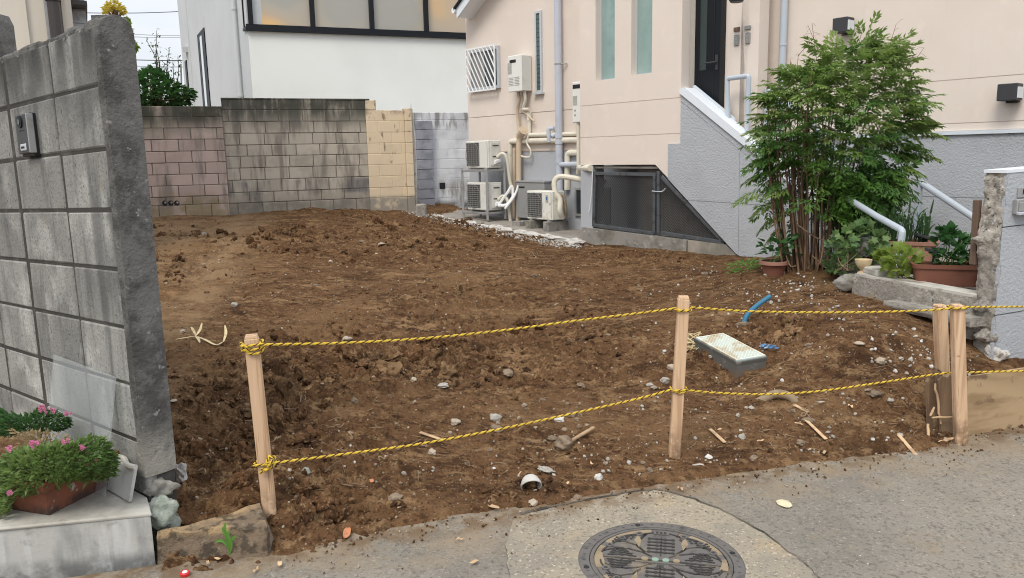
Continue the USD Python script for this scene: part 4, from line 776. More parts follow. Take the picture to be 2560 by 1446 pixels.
# grey column left of the mesh gate, curb under it
c0, c1 = a0-.00, sA(1481, 450)[0]
zc0 = sA(1470, 567)[1]
build(ph, 'column', hexa(fH, c1, c0, zc0-.02, zb-.006, -.24, -.004), M['grey'])
cu = Polygon([sA(1459, 568), sA(1720, 600), sA(1718, 640), (sA(1718, 640)[0], .1), (sA(1459, 600)[0], .1)])
build(ph, 'curb', extr(H, cu, -.3, .03), M['curb'])
cu2 = Polygon([sA(1721, 600), sA(1815, 612), sA(1850, 645), (sA(1850, 645)[0], .1), (sA(1721, 640)[0], .1)])
build(ph, 'curb', extr(H, cu2, -.3, .015), M['backgrey'])
build(ph, 'under_floor', hexa(fH, -3.2, a0, .15, .42, NM, -.31), M['curb'])
build(ph, 'under_back', hexa(fH, -3.2, a0-.3, .42, zb, NM-.05, NM+.012), M['grey'])
bd = [H.sz(1500, 470, -.4), H.sz(1520, 555, -.4)]; build(ph, 'stored_board', hexa(fH, bd[1][0]-.02, bd[0][0]+.02, .42, bd[0][1], -.45, -.42), M['heatergrey'])
# lamps on the wall are things of their own
for (x, y, w_, lab) in ((2112, 64, .19, 'square black wall lamp with white side lens above the bush'), (2529, 231, .19, 'square black wall lamp with white side lens at right edge of the photo')):
    s_, z_ = sM(x, y, NM+.1); L = thing('wall_lamp', lab, 'wall lamp', H.at(s_, z_, NM))
    build(L, 'housing', cbox(fH, s_-.075, s_+.10, z_-.08, z_+.08, NM+.03, NM+.19, .006), M['lampbody'])
    build(L, 'lens', hexa(fH, s_-.085, s_-.075, z_-.06, z_+.045, NM+.05, NM+.18), M['lens'])
    build(L, 'base', cbox(fH, s_-.05, s_+.06, z_-.10, z_-.0, NM, NM+.06, .006), M['lampbody'])

# ------------------------------------------------ stair with its stuccoed side wall
sw_ = thing('entrance_stair', 'outside stair with grey stuccoed side wall and white sloping coping in front of the door', 'stair', H.at(-2.6, .3))
u0, zu0 = sA(1705, 233); v0, zv0 = sA(1958, 440); sl = (zu0-zv0)/(u0-v0); sEnd = -4.35
topz = lambda s: zu0 + (s-u0)*sl
lw_ = [sA(1672, 447), sA(1840, 632), sA(1880, 662)]
side = Polygon([(u0, topz(u0)), (sEnd, topz(sEnd)), (sEnd, .1), (lw_[2][0], .1), lw_[2], lw_[1], lw_[0], (a2, zn), (u0, zn)])
jj = shapely.union_all([LineString([sA(1720, 501), sA(2000, 519), (-5, sA(2000, 519)[1]-.05)]).buffer(.004), LineString([sA(1852, 385), sA(1848, 640)]).buffer(.004), LineString([(u0, topz(u0)-.10), (sEnd, topz(sEnd)-.10)]).buffer(.003)])
build(sw_, 'side_wall', extr(H, side, -.14, .014), M['stucco'])
for g_ in side.difference(jj).geoms: build(sw_, 'stucco_panel', extr(H, g_, .014, .022), M['stucco'])
cpl = [(u0+.015, topz(u0)), (u0+.015, topz(u0)+.105), (u0-.13, topz(u0-.13)+.19), (sEnd, topz(sEnd)+.19), (sEnd, topz(sEnd))]
cpl = [(u0+.012, topz(u0)+.002), (u0+.012, topz(u0)+.05), (u0-.07, topz(u0-.07)+.11), (sEnd, topz(sEnd)+.085), (sEnd, topz(sEnd)+.002)]
build(sw_, 'coping', extr(H, cpl, -.17, .045), M['coping'])
for k in range(8): 
    s_ = u0-.15-k*.29; zt_ = topz(s_)-.12
    build(sw_, 'tread', hexa(fH, s_-.29, s_, .1, zt_-.03*(k > 0), NM+.05, -.141), M['path'])
build(sw_, 'landing', hexa(fH, u0-.14, u0+.8, .5, zland, NM+.012, -.17), M['path'])
def rail(par_name, lab, pts, n, r=.026):
    t = thing(par_name, lab, 'handrail', pts[-1]); build(t, 'rail', tube(bend(pts, .03, 4), r, 12), M['railblue']); return t
rn = -.13
q = [H.px(1820, 300, rn), H.px(1818, 197, rn), H.px(1872, 190, rn), H.px(1868, 330, rn)]
t = rail('handrail', 'square light blue handrail loop on the landing beside the front door', q, rn, .03)
q2 = [H.px(1737, 219, -.45), H.px(1760, 237, -.45)]; 
t = rail('handrail', 'light blue handrail top just showing over the white stair coping', [H.px(1735, 218, -.2), H.px(1835, 300, -.2), H.px(1840, 420, -.2)], 0, .03)
t = rail('handrail', 'light blue handrail post and slope behind the left side of the bush', [H.px(1912, 400, -.45), H.px(1917, 222, -.45), H.px(2010, 290, -.45), H.px(2120, 400, -.45)], 0, .028)
fp = H.px(2257, 577, .1); 
# ------------------------------------------------ front post rail, wall rail
pad = aty(2255, 662, 6.15)
t = thing('handrail', 'light blue tubular handrail bent down to the concrete pad in front of the planter', 'handrail', pad)
build(t, 'rail', tube(bend([aty(2246, 655, 6.1), aty(2257, 577, 6.1), aty(2190, 540, 6.45), aty(2120, 497, 6.9)], .03, 5), .026, 12), M['railblue'])
build(t, 'base_flange', tube([aty(2246, 668, 6.1), aty(2246, 660, 6.1)], .048, 16), M['coping'])
t = thing('handrail', 'light blue handrail sloping down along the grey house wall at right', 'handrail', H.px(2292, 585, NM+.3))
build(t, 'rail', tube(bend([H.px(2289, 590, NM+.3), H.px(2299, 455, NM+.3), H.px(2480, 575, NM+.5)], .03, 5), .034, 12), M['railblue'])

# ------------------------------------------------ strip of concrete along the house
def fstrip(s, z, n): return H.at(s, z + .34 + .055*max(s, 0), n)
ps = [a0-.05]+[.6*k+.4 for k in range(1, 9)]
pm = MB()
for a, b in zip(ps[:-1], ps[1:]): pm.add(hexa(fstrip, a, b+.001, -.2, .03, NM-.1, .17))
top('concrete_path', pm, M['path'], kind='structure')
bws = thing('broken_edge', 'ragged whitish broken concrete edge along the strip beside the air conditioners', 'concrete edge', H.at(2, .4, .2))
for k in range(15):
    s_ = -.15+k*.32
    g = rock(100+k, 1, 1, 2, .55); g.vertices = g.vertices@np.array([H.d*.20, H.n*(.05+.03*rng.random()), [0, 0, .035+.02*rng.random()]]) + H.at(s_, .345+.055*max(s_, 0)-.0, .22+.05*rng.normal()*.6)
    build(bws, 'edge_piece', g, M['brokenwhite'], 40)

# ------------------------------------------------ mesh gate under the bay
mg = thing('mesh_gate', 'black expanded-metal gate with grey frame closing the space under the pink bay', 'gate', H.at(-1.2, .5))
G = lambda x, y: H.sz(x, y, -.02)
g1 = [G(1486, 425), G(1640, 432), G(1637, 583), G(1484, 561)]; g2 = [G(1655, 437), G(1812, 603), G(1655, 585)]
def gbar(par, p, q, w=.045, d=.04, n=-.02): build(par, 'frame_bar', rod(H.at(p[0], p[1], n), H.at(q[0], q[1], n), w, d, up=H.n, ch=.003), M['frame'])
gbar(mg, G(1488, 428), G(1485, 566), .05); gbar(mg, G(1490, 434), G(1641, 437)); gbar(mg, G(1637, 440), G(1636, 584)); gbar(mg, G(1486, 563), G(1636, 584))
gbar(mg, G(1649, 428), G(1649, 587), .045, .05, -.01); gbar(mg, G(1655, 442), G(1812, 607), .05); gbar(mg, G(1653, 582), G(1812, 607)); gbar(mg, G(1712, 590), G(1712, 600))
build(mg, 'head_bar', rod(H.at(*G(1487, 419), -.05), H.at(*G(1644, 420), -.05), .03, .05, up=H.n), M['curb'])
def meshpanel(poly, seedn):
    mb = MB(); pg = Polygon(poly); x0, y0, x1, y1 = pg.bounds; dx, dz = .040, .020
    for sg in (1, -1):
        L = (x1-x0)+(y1-y0)*2
        for k in np.arange(-L, L, dx):
            ln = LineString([(x0+k, y0), (x0+k+sg*(y1-y0)*2.0, y1)]).intersection(pg)
            for s_ in getattr(ln, 'geoms', [ln]):
                if s_.is_empty or s_.length < .01: continue
                (xa, ya), (xb, yb) = s_.coords[0], s_.coords[-1]; t = np.array([xb-xa, yb-ya]); t /= np.linalg.norm(t); nn = np.array([-t[1], t[0]])*.0036
                mb.add([H.at(xa-nn[0], ya-nn[1], -.03+.002*sg), H.at(xb-nn[0], yb-nn[1], -.03+.002*sg), H.at(xb+nn[0], yb+nn[1], -.03+.002*sg), H.at(xa+nn[0], ya+nn[1], -.03+.002*sg)], [[0, 1, 2, 3]])
    build(mg, 'mesh_panel', mb, M['meshwire'])
meshpanel([G(1490, 436), G(1637, 438), G(1636, 580), G(1486, 560)], 1); meshpanel([G(1655, 445), G(1808, 605), G(1655, 582)], 2)
build(mg, 'tie_wire', tube(smoothpath([H.at(*G(1634, 478), .01), H.at(*G(1650, 479), .03), H.at(*G(1662, 478), .02), H.at(*G(1668, 471), .02)]), .008, 6), M['alu'])
build(mg, 'cable', tube(smoothpath([H.at(*G(1485, 425), .02), H.at(*G(1487, 445), .03), H.at(*G(1484, 490), .03), H.at(*G(1478, 530), .03)]), .005, 6), M['white'])

# ------------------------------------------------ air conditioners and heaters
def fan_unit(lab, x0, x1, yt, yb, n, wd, dp, m, fz=.42, group=None, panel=True):
    """outdoor unit against the wall: its front looks away from the house"""
    sF = H.sz(x0, (yt+yb)/2, n+dp)[0]; z0, z1 = H.sz((x0+x1)/2, yb, n+dp)[1], H.sz((x0+x1)/2, yt, n+dp)[1]
    s1 = sF; s0 = sF-wd
    t = thing('air_conditioner', lab, 'air conditioner', H.at((s0+s1)/2, z0, n+dp/2), group)
    build(t, 'casing', cbox(fH, s0, s1, z0+.02, z1, n, n+dp, .012), m)
    cs, cz, hh = s1-.01-wd*.29, (z0+z1)/2+.005, (z1-z0)*.43
    build(t, 'grille_recess', hexa(fH, s1-.03-wd*.56, s1-.02, z0+.06, z1-.035, n+dp+.001, n+dp+.006), M['grille'])
    mb = [hexa(fH, s1-.03-wd*.56, s1-.02, z0+.07+k*(z1-z0-.11)/11, z0+.076+k*(z1-z0-.11)/11, n+dp+.006, n+dp+.014) for k in range(12)] + [hexa(fH, s1-.03-wd*.56*k/5, s1-.026-wd*.56*k/5, z0+.06, z1-.035, n+dp+.006, n+dp+.011) for k in range(6)]
    build(t, 'grille_bars', mb, M['heatergrey'], kind='stuff')
    build(t, 'fan_ring', tube([H.at(cs+.19*math.cos(a), cz+min(hh, .2)*math.sin(a), n+dp+.008) for a in np.linspace(0, 2*np.pi, 33)], .004, 5, cap=False), M['heatergrey'])
    build(t, 'seam', hexa(fH, s0+.02, s0+.026, z0+.05, z1-.03, n+dp, n+dp+.003), M['heatergrey'])
    if panel:
        build(t, 'side_panel', cbox(lambda a, b, c: H.at(s0-c, b, n+a), .03, dp-.05, z0+.06, z1-.03, 0, .014, .004), m)
        for q in (.80, .42): build(t, 'side_slot', hexa(lambda a, b, c: H.at(s0-c, b, n+a), .06, dp-.09, z0+(z1-z0)*q, z0+(z1-z0)*q+.02, .014, .018), M['grille'])
        build(t, 'valve_cover', cbox(lambda a, b, c: H.at(s0-c, b+(a-.1)*-.35, n+a), .04, .17, z0+(z1-z0)*.22, z0+(z1-z0)*.34, .014, .05, .006), M['white'])
    for k in (.1, .8): build(t, 'foot', hexa(fH, s0+wd*k, s0+wd*k+.05, z0, z0+.022, n-.01, n+dp+.01), M['heatergrey'])
    return t, s0, s1, z0, z1
an = NM+.30
AC1 = fan_unit('upper cream air conditioner unit on the metal rack', 1165, 1237, 352, 424, an, .62, .28, M['acwhite'], group=None)
AC2 = fan_unit('lower cream air conditioner unit inside the metal rack', 1168, 1240, 457, 529, an, .62, .28, M['acwhite'])
rk = thing('equipment_rack', 'grey steel double-deck rack carrying two air conditioners', 'rack', H.at((AC1[1]+AC1[2])/2, AC2[3], an))
r0, r1 = AC1[1]-.02, AC1[2]+.05; zr0 = AC2[3]-.14
for s_ in (r0, r1):
    for n_ in (an-.05, an+.34):
        build(rk, 'leg', rod(H.at(s_, zr0, n_), H.at(s_, AC1[3]+.03, n_), .04), M['galv'])
for zz in (AC2[3]-.025, AC1[3]-.02):
    for n_ in (an-.05, an+.34): build(rk, 'rail_bar', rod(H.at(r0, zz, n_), H.at(r1, zz, n_), .04), M['galv'])
    for s_ in (r0, r1): build(rk, 'rail_bar', rod(H.at(s_, zz, an-.03), H.at(s_, zz, an+.32), .035), M['galv'])
AC3 = fan_unit('white older air conditioner unit standing on concrete blocks with wrapped hose', 1317, 1388, 478, 553, NM+.28, .60, .27, M['acold'], panel=False)
build(AC3[0].split('//')[0], 'logo_sticker', hexa(fH, AC3[1]+.09, AC3[1]+.15, AC3[4]-.18, AC3[4]-.06, NM+.55, NM+.553), M['sticker']); build(AC3[0], 'logo_mark', hexa(fH, AC3[1]+.105, AC3[1]+.135, AC3[4]-.14, AC3[4]-.09, NM+.553, NM+.555), M['bluedot'])
build(AC3[0], 'insulated_hose', tube(smoothpath([H.at(AC3[1]-.03, AC3[3]+.05, NM+.36), H.at(AC3[1]-.06, AC3[3]+.18, NM+.44), H.at(AC3[1]-.04, AC3[3]+.34, NM+.42), H.at(AC3[1]+.02, AC3[4]-.02, NM+.46), H.at(AC3[1]+.05, AC3[4]+.16, NM+.44), H.at(AC3[1]-.04, AC3[4]+.22, NM+.36), H.at(AC3[1]-.40, AC3[4]+.16, NM+.2), H.at(AC3[1]-.75, AC3[4]+.14, NM+.16)], 8), .043, 10), M['creampipe'])
build(AC3[0], 'cable', tube(smoothpath([H.at(AC3[1]-.05, AC3[3]+.06, NM+.3), H.at(AC3[1]-.09, AC3[3]+.2, NM+.34), H.at(AC3[1]-.07, AC3[3]+.38, NM+.36), H.at(AC3[1]-.03, AC3[4]-.06, NM+.4)]), .022, 8), M['oldpipe'])
for k, (ss, lab) in enumerate(((AC3[2]-.10, 'concrete foot block under the far end of the older air conditioner'), (AC3[1]+.08, 'dark concrete foot block under the near end of the older air conditioner'))):
    zz = AC3[3]; zg_ = .34+.055*max(ss, 0)+.03
    top('foot_block', cbox(fH, ss-.06, ss+.07, zg_-.02, zz, NM+.18, NM+.62, .008), M['curb'], lab, 'concrete block')
top('foot_block', cbox(fH, AC3[2]+.16, AC3[2]+.34, .36+.055*AC3[2], .36+.055*AC3[2]+.10, NM+.34, NM+.58, .008), M['curb'], 'spare concrete block lying left of the air conditioner foot blocks', 'concrete block')
for AC, nm in ((AC1, ''), (AC2, '')):
    mb = tube(smoothpath([H.at(AC[1]-.02, AC[3]+.20, an+.10), H.at(AC[1]-.10, AC[3]+.26, an+.05), H.at(AC[1]-.16, AC[3]+.16, an), H.at(AC[1]-.15, AC[3]-.2, an-.06), H.at(AC[1]-.20, AC[3]-.42, an-.1)]), .028, 8)
    build(AC[0], 'insulated_hose', mb, M['creampipe'])
build(AC2[0], 'insulated_hose', [tube(smoothpath([H.at(AC2[1]-.04, AC2[3]+.12, an+.1), H.at(AC2[1]-.16, AC2[3]+.30, an+.02), H.at(AC2[1]-.22, AC2[3]+.42, an-.05), H.at(AC2[1]-.24, AC2[3]+.2, an-.05)]), .025, 8), tube(smoothpath([H.at(AC2[1]-.20, AC2[3]+.05, an+.1), H.at(AC2[1]-.3, AC2[3]+.25, an-.02), H.at(AC2[1]-.34, AC2[3]+.45, an-.1)]), .02, 8), tube(smoothpath([H.at(AC2[1]-.05, AC2[3]+.10, an+.12), H.at(AC2[1]-.2, AC2[3]+.12, an+.05), H.at(AC2[1]-.3, AC2[3]+.3, an-.05)]), .03, 8)], M['white'])
# grey boiler box behind the older unit
s_, z_ = H.sz(1289, 500, NM+.22); zt = H.sz(1310, 457, NM+.22)[1]; zbm = H.sz(1300, 545, NM+.22)[1]
hb = thing('water_heater', 'tall grey metal heater cabinet behind the older air conditioner', 'water heater', H.at(s_-.3, zbm, NM+.1))
build(hb, 'casing', cbox(fH, s_-.72, s_, zbm, zt, NM+.02, NM+.22, .01), M['heatergrey']); build(hb, 'lid', cbox(fH, s_-.73, s_+.01, zt, zt+.03, NM+.01, NM+.23, .008), M['galv']); build(hb, 'vent_slot', hexa(fH, s_-.24, s_-.09, zt-.09, zt-.065, NM+.22, NM+.224), M['blackmat'])
build(hb, 'marking', hexa(fH, s_-.30, s_-.20, zbm+.1, zbm+.2, NM+.22, NM+.2225), M['galv'])
# white wall heater
hn = NM+.24; s1_ = H.sz(1270, 180, hn)[0]; s0_ = H.sz(1303, 180, hn)[0]; z1_ = H.sz(1290, 139, hn)[1]; z0_ = H.sz(1290, 228, hn)[1]
ht = thing('water_heater', 'white gas water heater hung on the pink wall beside the barred window', 'water heater', H.at(s0_+.2, z0_, NM))
build(ht, 'casing', cbox(fH, s0_, s1_, z0_, z1_, NM+.01, hn-.03, .008), M['acwhite']); build(ht, 'front_cover', cbox(fH, s0_-.006, s1_+.006, z0_-.01, z1_+.008, hn-.03, hn, .012), M['heater'])
build(ht, 'flue_slot', cbox(fH, s0_+.13, s0_+.29, z1_-.11, z1_-.06, hn-.01, hn+.004, .003), M['blackmat'])
for c_ in (0, 1):
    for k in range(6): build(ht, 'vent_slot', hexa(fH, s0_+.05+.15*c_, s0_+.17+.15*c_, z0_+.09+k*.025, z0_+.099+k*.025, hn, hn+.003), M['galv'])
build(ht, 'sticker', hexa(fH, s0_+.24, s0_+.34, z0_+.28, z0_+.46, hn, hn+.002), M['sticker'])
hp = lambda *a: [H.at(s0_+x, z0_+y, NM+n) for x, y, n in a]
build(ht, 'pipe', tube(smoothpath(hp((.20, .0, .14), (.20, -.14, .13), (.27, -.28, .1), (.29, -.45, .08), (.26, -.70, .08))), .030, 10), M['beigepipe'])
build(ht, 'pipe', tube(smoothpath(hp((.05, .0, .14), (.05, -.15, .12), (.12, -.28, .1), (-.02, -.30, .1))), .026, 10), M['creampipe'])
build(ht, 'pipe', tube(smoothpath(hp((.14, .0, .12), (.15, -.2, .1), (.17, -.3, .08), (-.12, -.5, .08))), .014, 8), M['beigepipe'])
build(ht, 'pipe', tube(smoothpath(hp((.10, .0, .16), (.11, -.15, .12), (.16, -.25, .08))), .018, 8), M['pinkdark'])
# narrow second heater by the bay corner
kn = NM+.22; s1_ = H.sz(1430, 250, kn)[0]; s0_ = s1_-.40; z1_ = H.sz(1440, 205, kn)[1]; z0_ = H.sz(1440, 307, kn)[1]
ht2 = thing('water_heater', 'white gas water heater half hidden by the corner of the pink bay', 'water heater', H.at(s0_+.2, z0_, NM))
build(ht2, 'casing', cbox(fH, s0_, s1_, z0_, z1_, NM+.01, kn, .012), M['heater']); build(ht2, 'flue_slot', hexa(fH, s1_-.20, s1_-.02, z1_-.10, z1_-.04, kn, kn+.004), M['blackmat']); build(ht2, 'sticker', hexa(fH, s1_-.11, s1_-.02, z0_+.26, z0_+.40, kn, kn+.002), M['sticker'])
[build(ht2, 'valve', hexa(fH, s1_-.08-.0*k, s1_-.05, z0_+.1+k*.07, z0_+.125+k*.07, kn, kn+.004), M['heatergrey']) for k in range(2)]

# ------------------------------------------------ right garden wall with broken end
RW = Pl(aty(2498, 600, 5.0), 70., k=.035); fR = lambda s, z, n: RW.at(s, z, n)
rw = thing('garden_wall', 'light grey rendered garden wall at right with raw broken end', 'wall', RW.at(.2, .1))
zt = RW.sz(2512, 428)[1]; j1 = RW.sz(2540, 565)[1]; j2 = RW.sz(2540, 781)[1]
se = 0.02
fc = MB()
for a, b in ((-.3, j2-.004), (j2+.004, j1-.004), (j1+.004, zt-.014)): build(rw, 'render_face', hexa(fR, se, 4, a, b, -.02, 0), M['stucco'])
build(rw, 'core', hexa(fR, se+.01, 4, -.3, zt-.02, -.15, -.021), M['curb'])
build(rw, 'coping', hexa(fR, se-.012, 4, zt-.014, zt+.006, -.155, .004), M['coping'])
nz, nd = 120, 16; v = []
for i in range(nz):
    z = -.25 + (zt+.25)*i/(nz-1)
    for j in range(nd):
        n_ = -.155+.157*j/(nd-1); pq = np.array([[z*7, n_*7, 1.]]); pk = np.array([[z*26, n_*26, 3.]]); edge_ = min(j, nd-1-j)/(nd/2)
        bite = .10*np.clip(1-z/.45, 0, 1)*fbm(pq*.8, 3, 6)[0]*2.0*(1 if j < nd-3 else .5)
        bulge = -.028*math.exp(-((z-.98)/.10)**2)*(1-.5*j/nd)
        o = .012*(fbm(pq, 3, 3)[0]-.5)*2 + .018*(fbm(pk, 3, 4)[0]-.5)*2 + bite + bulge + (.008 if edge_ < .15 else 0)
        v.append(RW.at(se-.006+o, z, n_ + (0 if 0 < j < nd-1 else .004*(fbm(pk, 2, 8)[0]-.5))))
f = np.array([(i*nd+j, i*nd+j+1, i*nd+nd+j+1, i*nd+nd+j) for i in range(nz-1) for j in range(nd-1)])
em = trimesh.Trimesh(np.array(v), np.vstack([f[:, [0, 1, 2]], f[:, [0, 2, 3]]]), process=False)
if (em.face_normals@(-RW.d)).sum() < 0: em.faces = em.faces[:, ::-1]
build(rw, 'broken_end', em, M['broken'], 50)
for k, (zz, dn, sz_) in enumerate(((.98, -.115, .055), (.56, -.08, .06), (.35, -.05, .07), (.22, -.02, .09), (.08, -.0, .10), (.42, -.12, .06))):
    g = rock(60+k, 1, .9, 3, .5); g.vertices = g.vertices*sz_*[.9, .8, .9] + RW.at(se+.01+(.05 if zz < .3 else 0), zz, dn); build(rw, 'broken_lump', g, M['broken'] if k < 3 else M['brokenwhite'], 40)
lb = thing('letter_box', 'stainless steel letter box slot set in the grey garden wall at right', 'letter box', RW.px(2540, 515))
s0, z0 = RW.sz(2529, 536); z1 = RW.sz(2529, 499)[1]
build(lb, 'body', cbox(fR, s0, s0+.36, z0, z1, -.02, .035, .005), M['galv']); build(lb, 'flap', cbox(fR, s0+.012, s0+.35, z0+.018, z1-.02, .035, .042, .003), M['heatergrey']); build(lb, 'lip', cbox(fR, s0, s0+.36, z0-.004, z0+.014, .03, .055, .003), M['alu'])
np_ = thing('name_plate', 'small grey name plate above the letter box on the garden wall', 'name plate', RW.px(2550, 482))
s0, z0 = RW.sz(2541, 495); z1 = RW.sz(2541, 470)[1]; build(np_, 'plate', cbox(fR, s0, s0+.30, z0, z1, 0, .012, .003), M['galv'])
tx = meshkit.text_mesh('R', .032, .002, bold=True); tv = tx.vertices; build(np_, 'lettering', trimesh.Trimesh(np.array([RW.at(s0+.035+a, z0+.02+b, .012+c) for a, b, c in tv]), tx.faces, process=False), M['black'])
wpst = RW.px(2444, 500, -.19); b0 = RW.px(2437, 625, -.19); top('wooden_post', rod(b0-[0, 0, .1], wpst, .045, .035), M['woodbrown'], 'thin brown wooden post leaning behind the broken wall end', 'post')

# ------------------------------------------------ low kerb walls of the front garden
def ledge(name, lab, p, q, h_, dep, mt, mtop=None, seed=3, lip=.02):
    p, q = np.asarray(p), np.asarray(q); t = (q-p)/np.linalg.norm(q-p); bk = np.array([-t[1], t[0], 0]); bk *= np.sign(bk[1])
    th = thing(name, lab, 'low wall', (p+q)/2-[0, 0, h_]); n = 34; v = []; prof = [(0.015, -h_), (0, -h_*.6), (.0, -lip), (.006, 0), (dep*.5, .0), (dep, 0)]
    for i in range(n):
        for a, b in prof:
            o = p + (q-p)*i/(n-1) + bk*a + [0, 0, b]; e = fbm(np.array([o*8]), 3, seed)[0]-.5; v.append(o + bk*e*.035*(a < .01) + np.array([0, 0, .012*e*(b > -.03)]))
    m_ = len(prof); f = np.array([(i*m_+j, i*m_+m_+j, i*m_+m_+j+1, i*m_+j+1) for i in range(n-1) for j in range(m_-1)]); me = trimesh.Trimesh(np.array(v), np.vstack([f[:, [0, 1, 2]], f[:, [0, 2, 3]]]), process=False)
    if me.face_normals[:, 2].sum() < 0: me.faces = me.faces[:, ::-1]
    build(th, 'body', me, mt, 35)
    if mtop is not None:
        tv = np.array([p+t*.02+bk*.004, q+bk*.004, q+bk*dep, p+t*.02+bk*dep])+[0, 0, .009]; tv2 = tv-[0, 0, .02]
        hz = trimesh.Trimesh(np.vstack([tv, tv2]), [[0, 1, 2], [0, 2, 3], [0, 4, 5], [0, 5, 1], [1, 5, 6], [1, 6, 2], [2, 6, 7], [2, 7, 3], [3, 7, 4], [3, 4, 0]], process=False); build(th, 'painted_top', hz, mtop)
    for e_, pp in ((0, p), (1, q)):
        c = [pp+bk*a+[0, 0, b] for a, b in [(0, -h_), (0, 0), (dep, 0), (dep, -h_)]]; build(th, 'end_face', trimesh.Trimesh(np.array(c), [[0, 1, 2], [0, 2, 3]] if e_ else [[0, 2, 1], [0, 3, 2]], process=False), mt)
    return th
kp, kq = aty(2132, 686, 6.2), aty(2434, 741, 5.12)
ledge('garden_kerb', 'low garden kerb with white painted top below the flower pots', kp, kq, .30, .16, M['broken'], M['slabtop'])
g = rock(77, 1, .8, 3, .3); g.vertices = g.vertices*[.11, .09, .085] + kp + [-.02, .05, -.07]; top('kerb_end_stone', g, M['curb'], 'rounded grey stone at the left end of the garden kerb', 'stone', smooth=40)
lp_, lq = aty(2210, 752, 5.72), aty(2425, 797, 5.02)
ledge('broken_slab', 'broken concrete slab projecting in front of the garden kerb', lp_, lq, .06, .16, M['broken'], None, 9)
gf = MB(); gpts = [kp+[0, .1, -.06], kq+[0, .1, -.06], kq+[1.2, 1.2, -.06], kp+[1.4, 1.6, -.06], kp+[.2, 1.6, -.06]]
c_ = np.array(gpts); gf.add(trimesh.Trimesh(c_, [[0, 1, 2], [0, 2, 3], [0, 3, 4]], process=False)); top('entrance_floor', up_(gf.mesh()), M['path'], kind='structure')
top('concrete_pad', cbox(lambda a, b, c: aty(2235, 674, 6.05)+[a, b, c], -.16, .10, -.05, .2, -.05, .004, .01), M['slabtop'], 'small whitish concrete pad carrying the handrail post', 'pad')
# ------------------------------------------------ stakes and ropes
STK = []
def stake(px0, px1, Y, lab, rot, top_z=None, w=.058):
    q = aty(*px1, Y); p = aty(*px0, Y); t = (q-p)/np.linalg.norm(q-p); b = p - t*.12
    th = thing('wooden_stake', lab, 'stake', p, 'stakes carrying the yellow and black ropes')
    u = np.array([math.cos(rot), math.sin(rot), 0])
    build(th, 'post', rod(b, q-t*.012, w, w, up=np.cross(u, t), ch=.004), M['stake'])
    build(th, 'chamfered_head', cbox(lambda a, c, e: q - t*.012 + t*e + u*a*(1-e*9) + np.cross(t, u)*c*(1-e*9), -w/2+.002, w/2-.002, -w/2+.002, w/2-.002, 0, .013, .002), M['stake'])
    STK.append((p, q, t)); return th
stake((678, 1312), (628, 838), 3.25, 'wooden stake nearest the block wall, leaning slightly left', .25)
stake((1685, 1153), (1709, 741), 3.90, 'tall wooden stake in the middle of the rope fence', -.12)
stake((2358, 965), (2349, 762), 4.30, 'wooden stake standing behind the splintered planks', .1)
stake((2402, 1113), (2393, 762), 4.05, 'wooden stake in front of the plywood board', -.15)
def rope(lab, path, name='rope'):
    pts = np.array(path); d = np.r_[0, np.cumsum(np.linalg.norm(np.diff(pts, axis=0), axis=1))]; n = int(d[-1]/.0052)
    s = np.linspace(0, d[-1], n); c = np.stack([np.interp(s, d, pts[:, k]) for k in range(3)], 1)
    t = np.gradient(c, axis=0); t /= np.linalg.norm(t, axis=1, keepdims=True)+1e-12
    u = np.cross(t, [0, 0, 1.]); nu = np.linalg.norm(u, axis=1, keepdims=True); u = np.where(nu > .05, u/np.maximum(nu, .05), [1., 0, 0]); v = np.cross(u, t)
    th = thing(name, lab, 'rope', c[len(c)//2])
    for k, (r, off, m) in enumerate(((.0035, .0030, 'ropeyellow'), (.0035, .0030, 'ropeyellow'), (.0018, .0036, 'ropeblack'))):
        a = s/.040*2*np.pi + k*2*np.pi/3; build(th, 'yellow_strand' if m == 'ropeyellow' else 'black_strand', tube(c + off*(np.cos(a)[:, None]*u + np.sin(a)[:, None]*v), r, 5), M[m], smooth=True)
    return th
def ring(st, px, Y, turns, w=.040, dz=.018):
    """turns of rope round a stake at a photo pixel"""
    p, q, t = st; h = aty(*px, Y); k = (h-p)@t; c = p + t*k; o = []
    for a in np.linspace(0, 2*np.pi*turns, int(24*turns)):
        ca, sa = math.cos(a-1.7), math.sin(a-1.7); m = max(abs(ca), abs(sa)); e = w/(m**.8); o.append(c + np.array([ca*e, sa*e, 0]) + t*dz*(a/(2*np.pi)))
    return o
LP = lambda L: [aty(x, y, Yv) for x, y, Yv in L]
tp = LP([(602, 858, 3.27), (615, 868, 3.2)]) + ring(STK[0], (630, 880), 3.25, 2.5) + list(smoothpath(LP([(652, 862, 3.22), (850, 858, 3.37), (1050, 847, 3.51), (1250, 827, 3.65), (1450, 801, 3.76), (1600, 783, 3.85), (1683, 772, 3.87)]))) \
    + ring(STK[1], (1708, 774), 3.9, 1.0, .038, .0) + list(smoothpath(LP([(1728, 769, 3.89), (1860, 778, 3.93), (2000, 781, 3.97), (2150, 781, 4.02), (2300, 777, 4.05), (2375, 772, 4.04)]))) + ring(STK[3], (2394, 768), 4.05, 1.0, .038, .0) + LP([(2412, 768, 4.04), (2560, 767, 4.2), (2760, 766, 4.4)])
rope('upper yellow and black twisted rope strung along the tops of the stakes', tp)
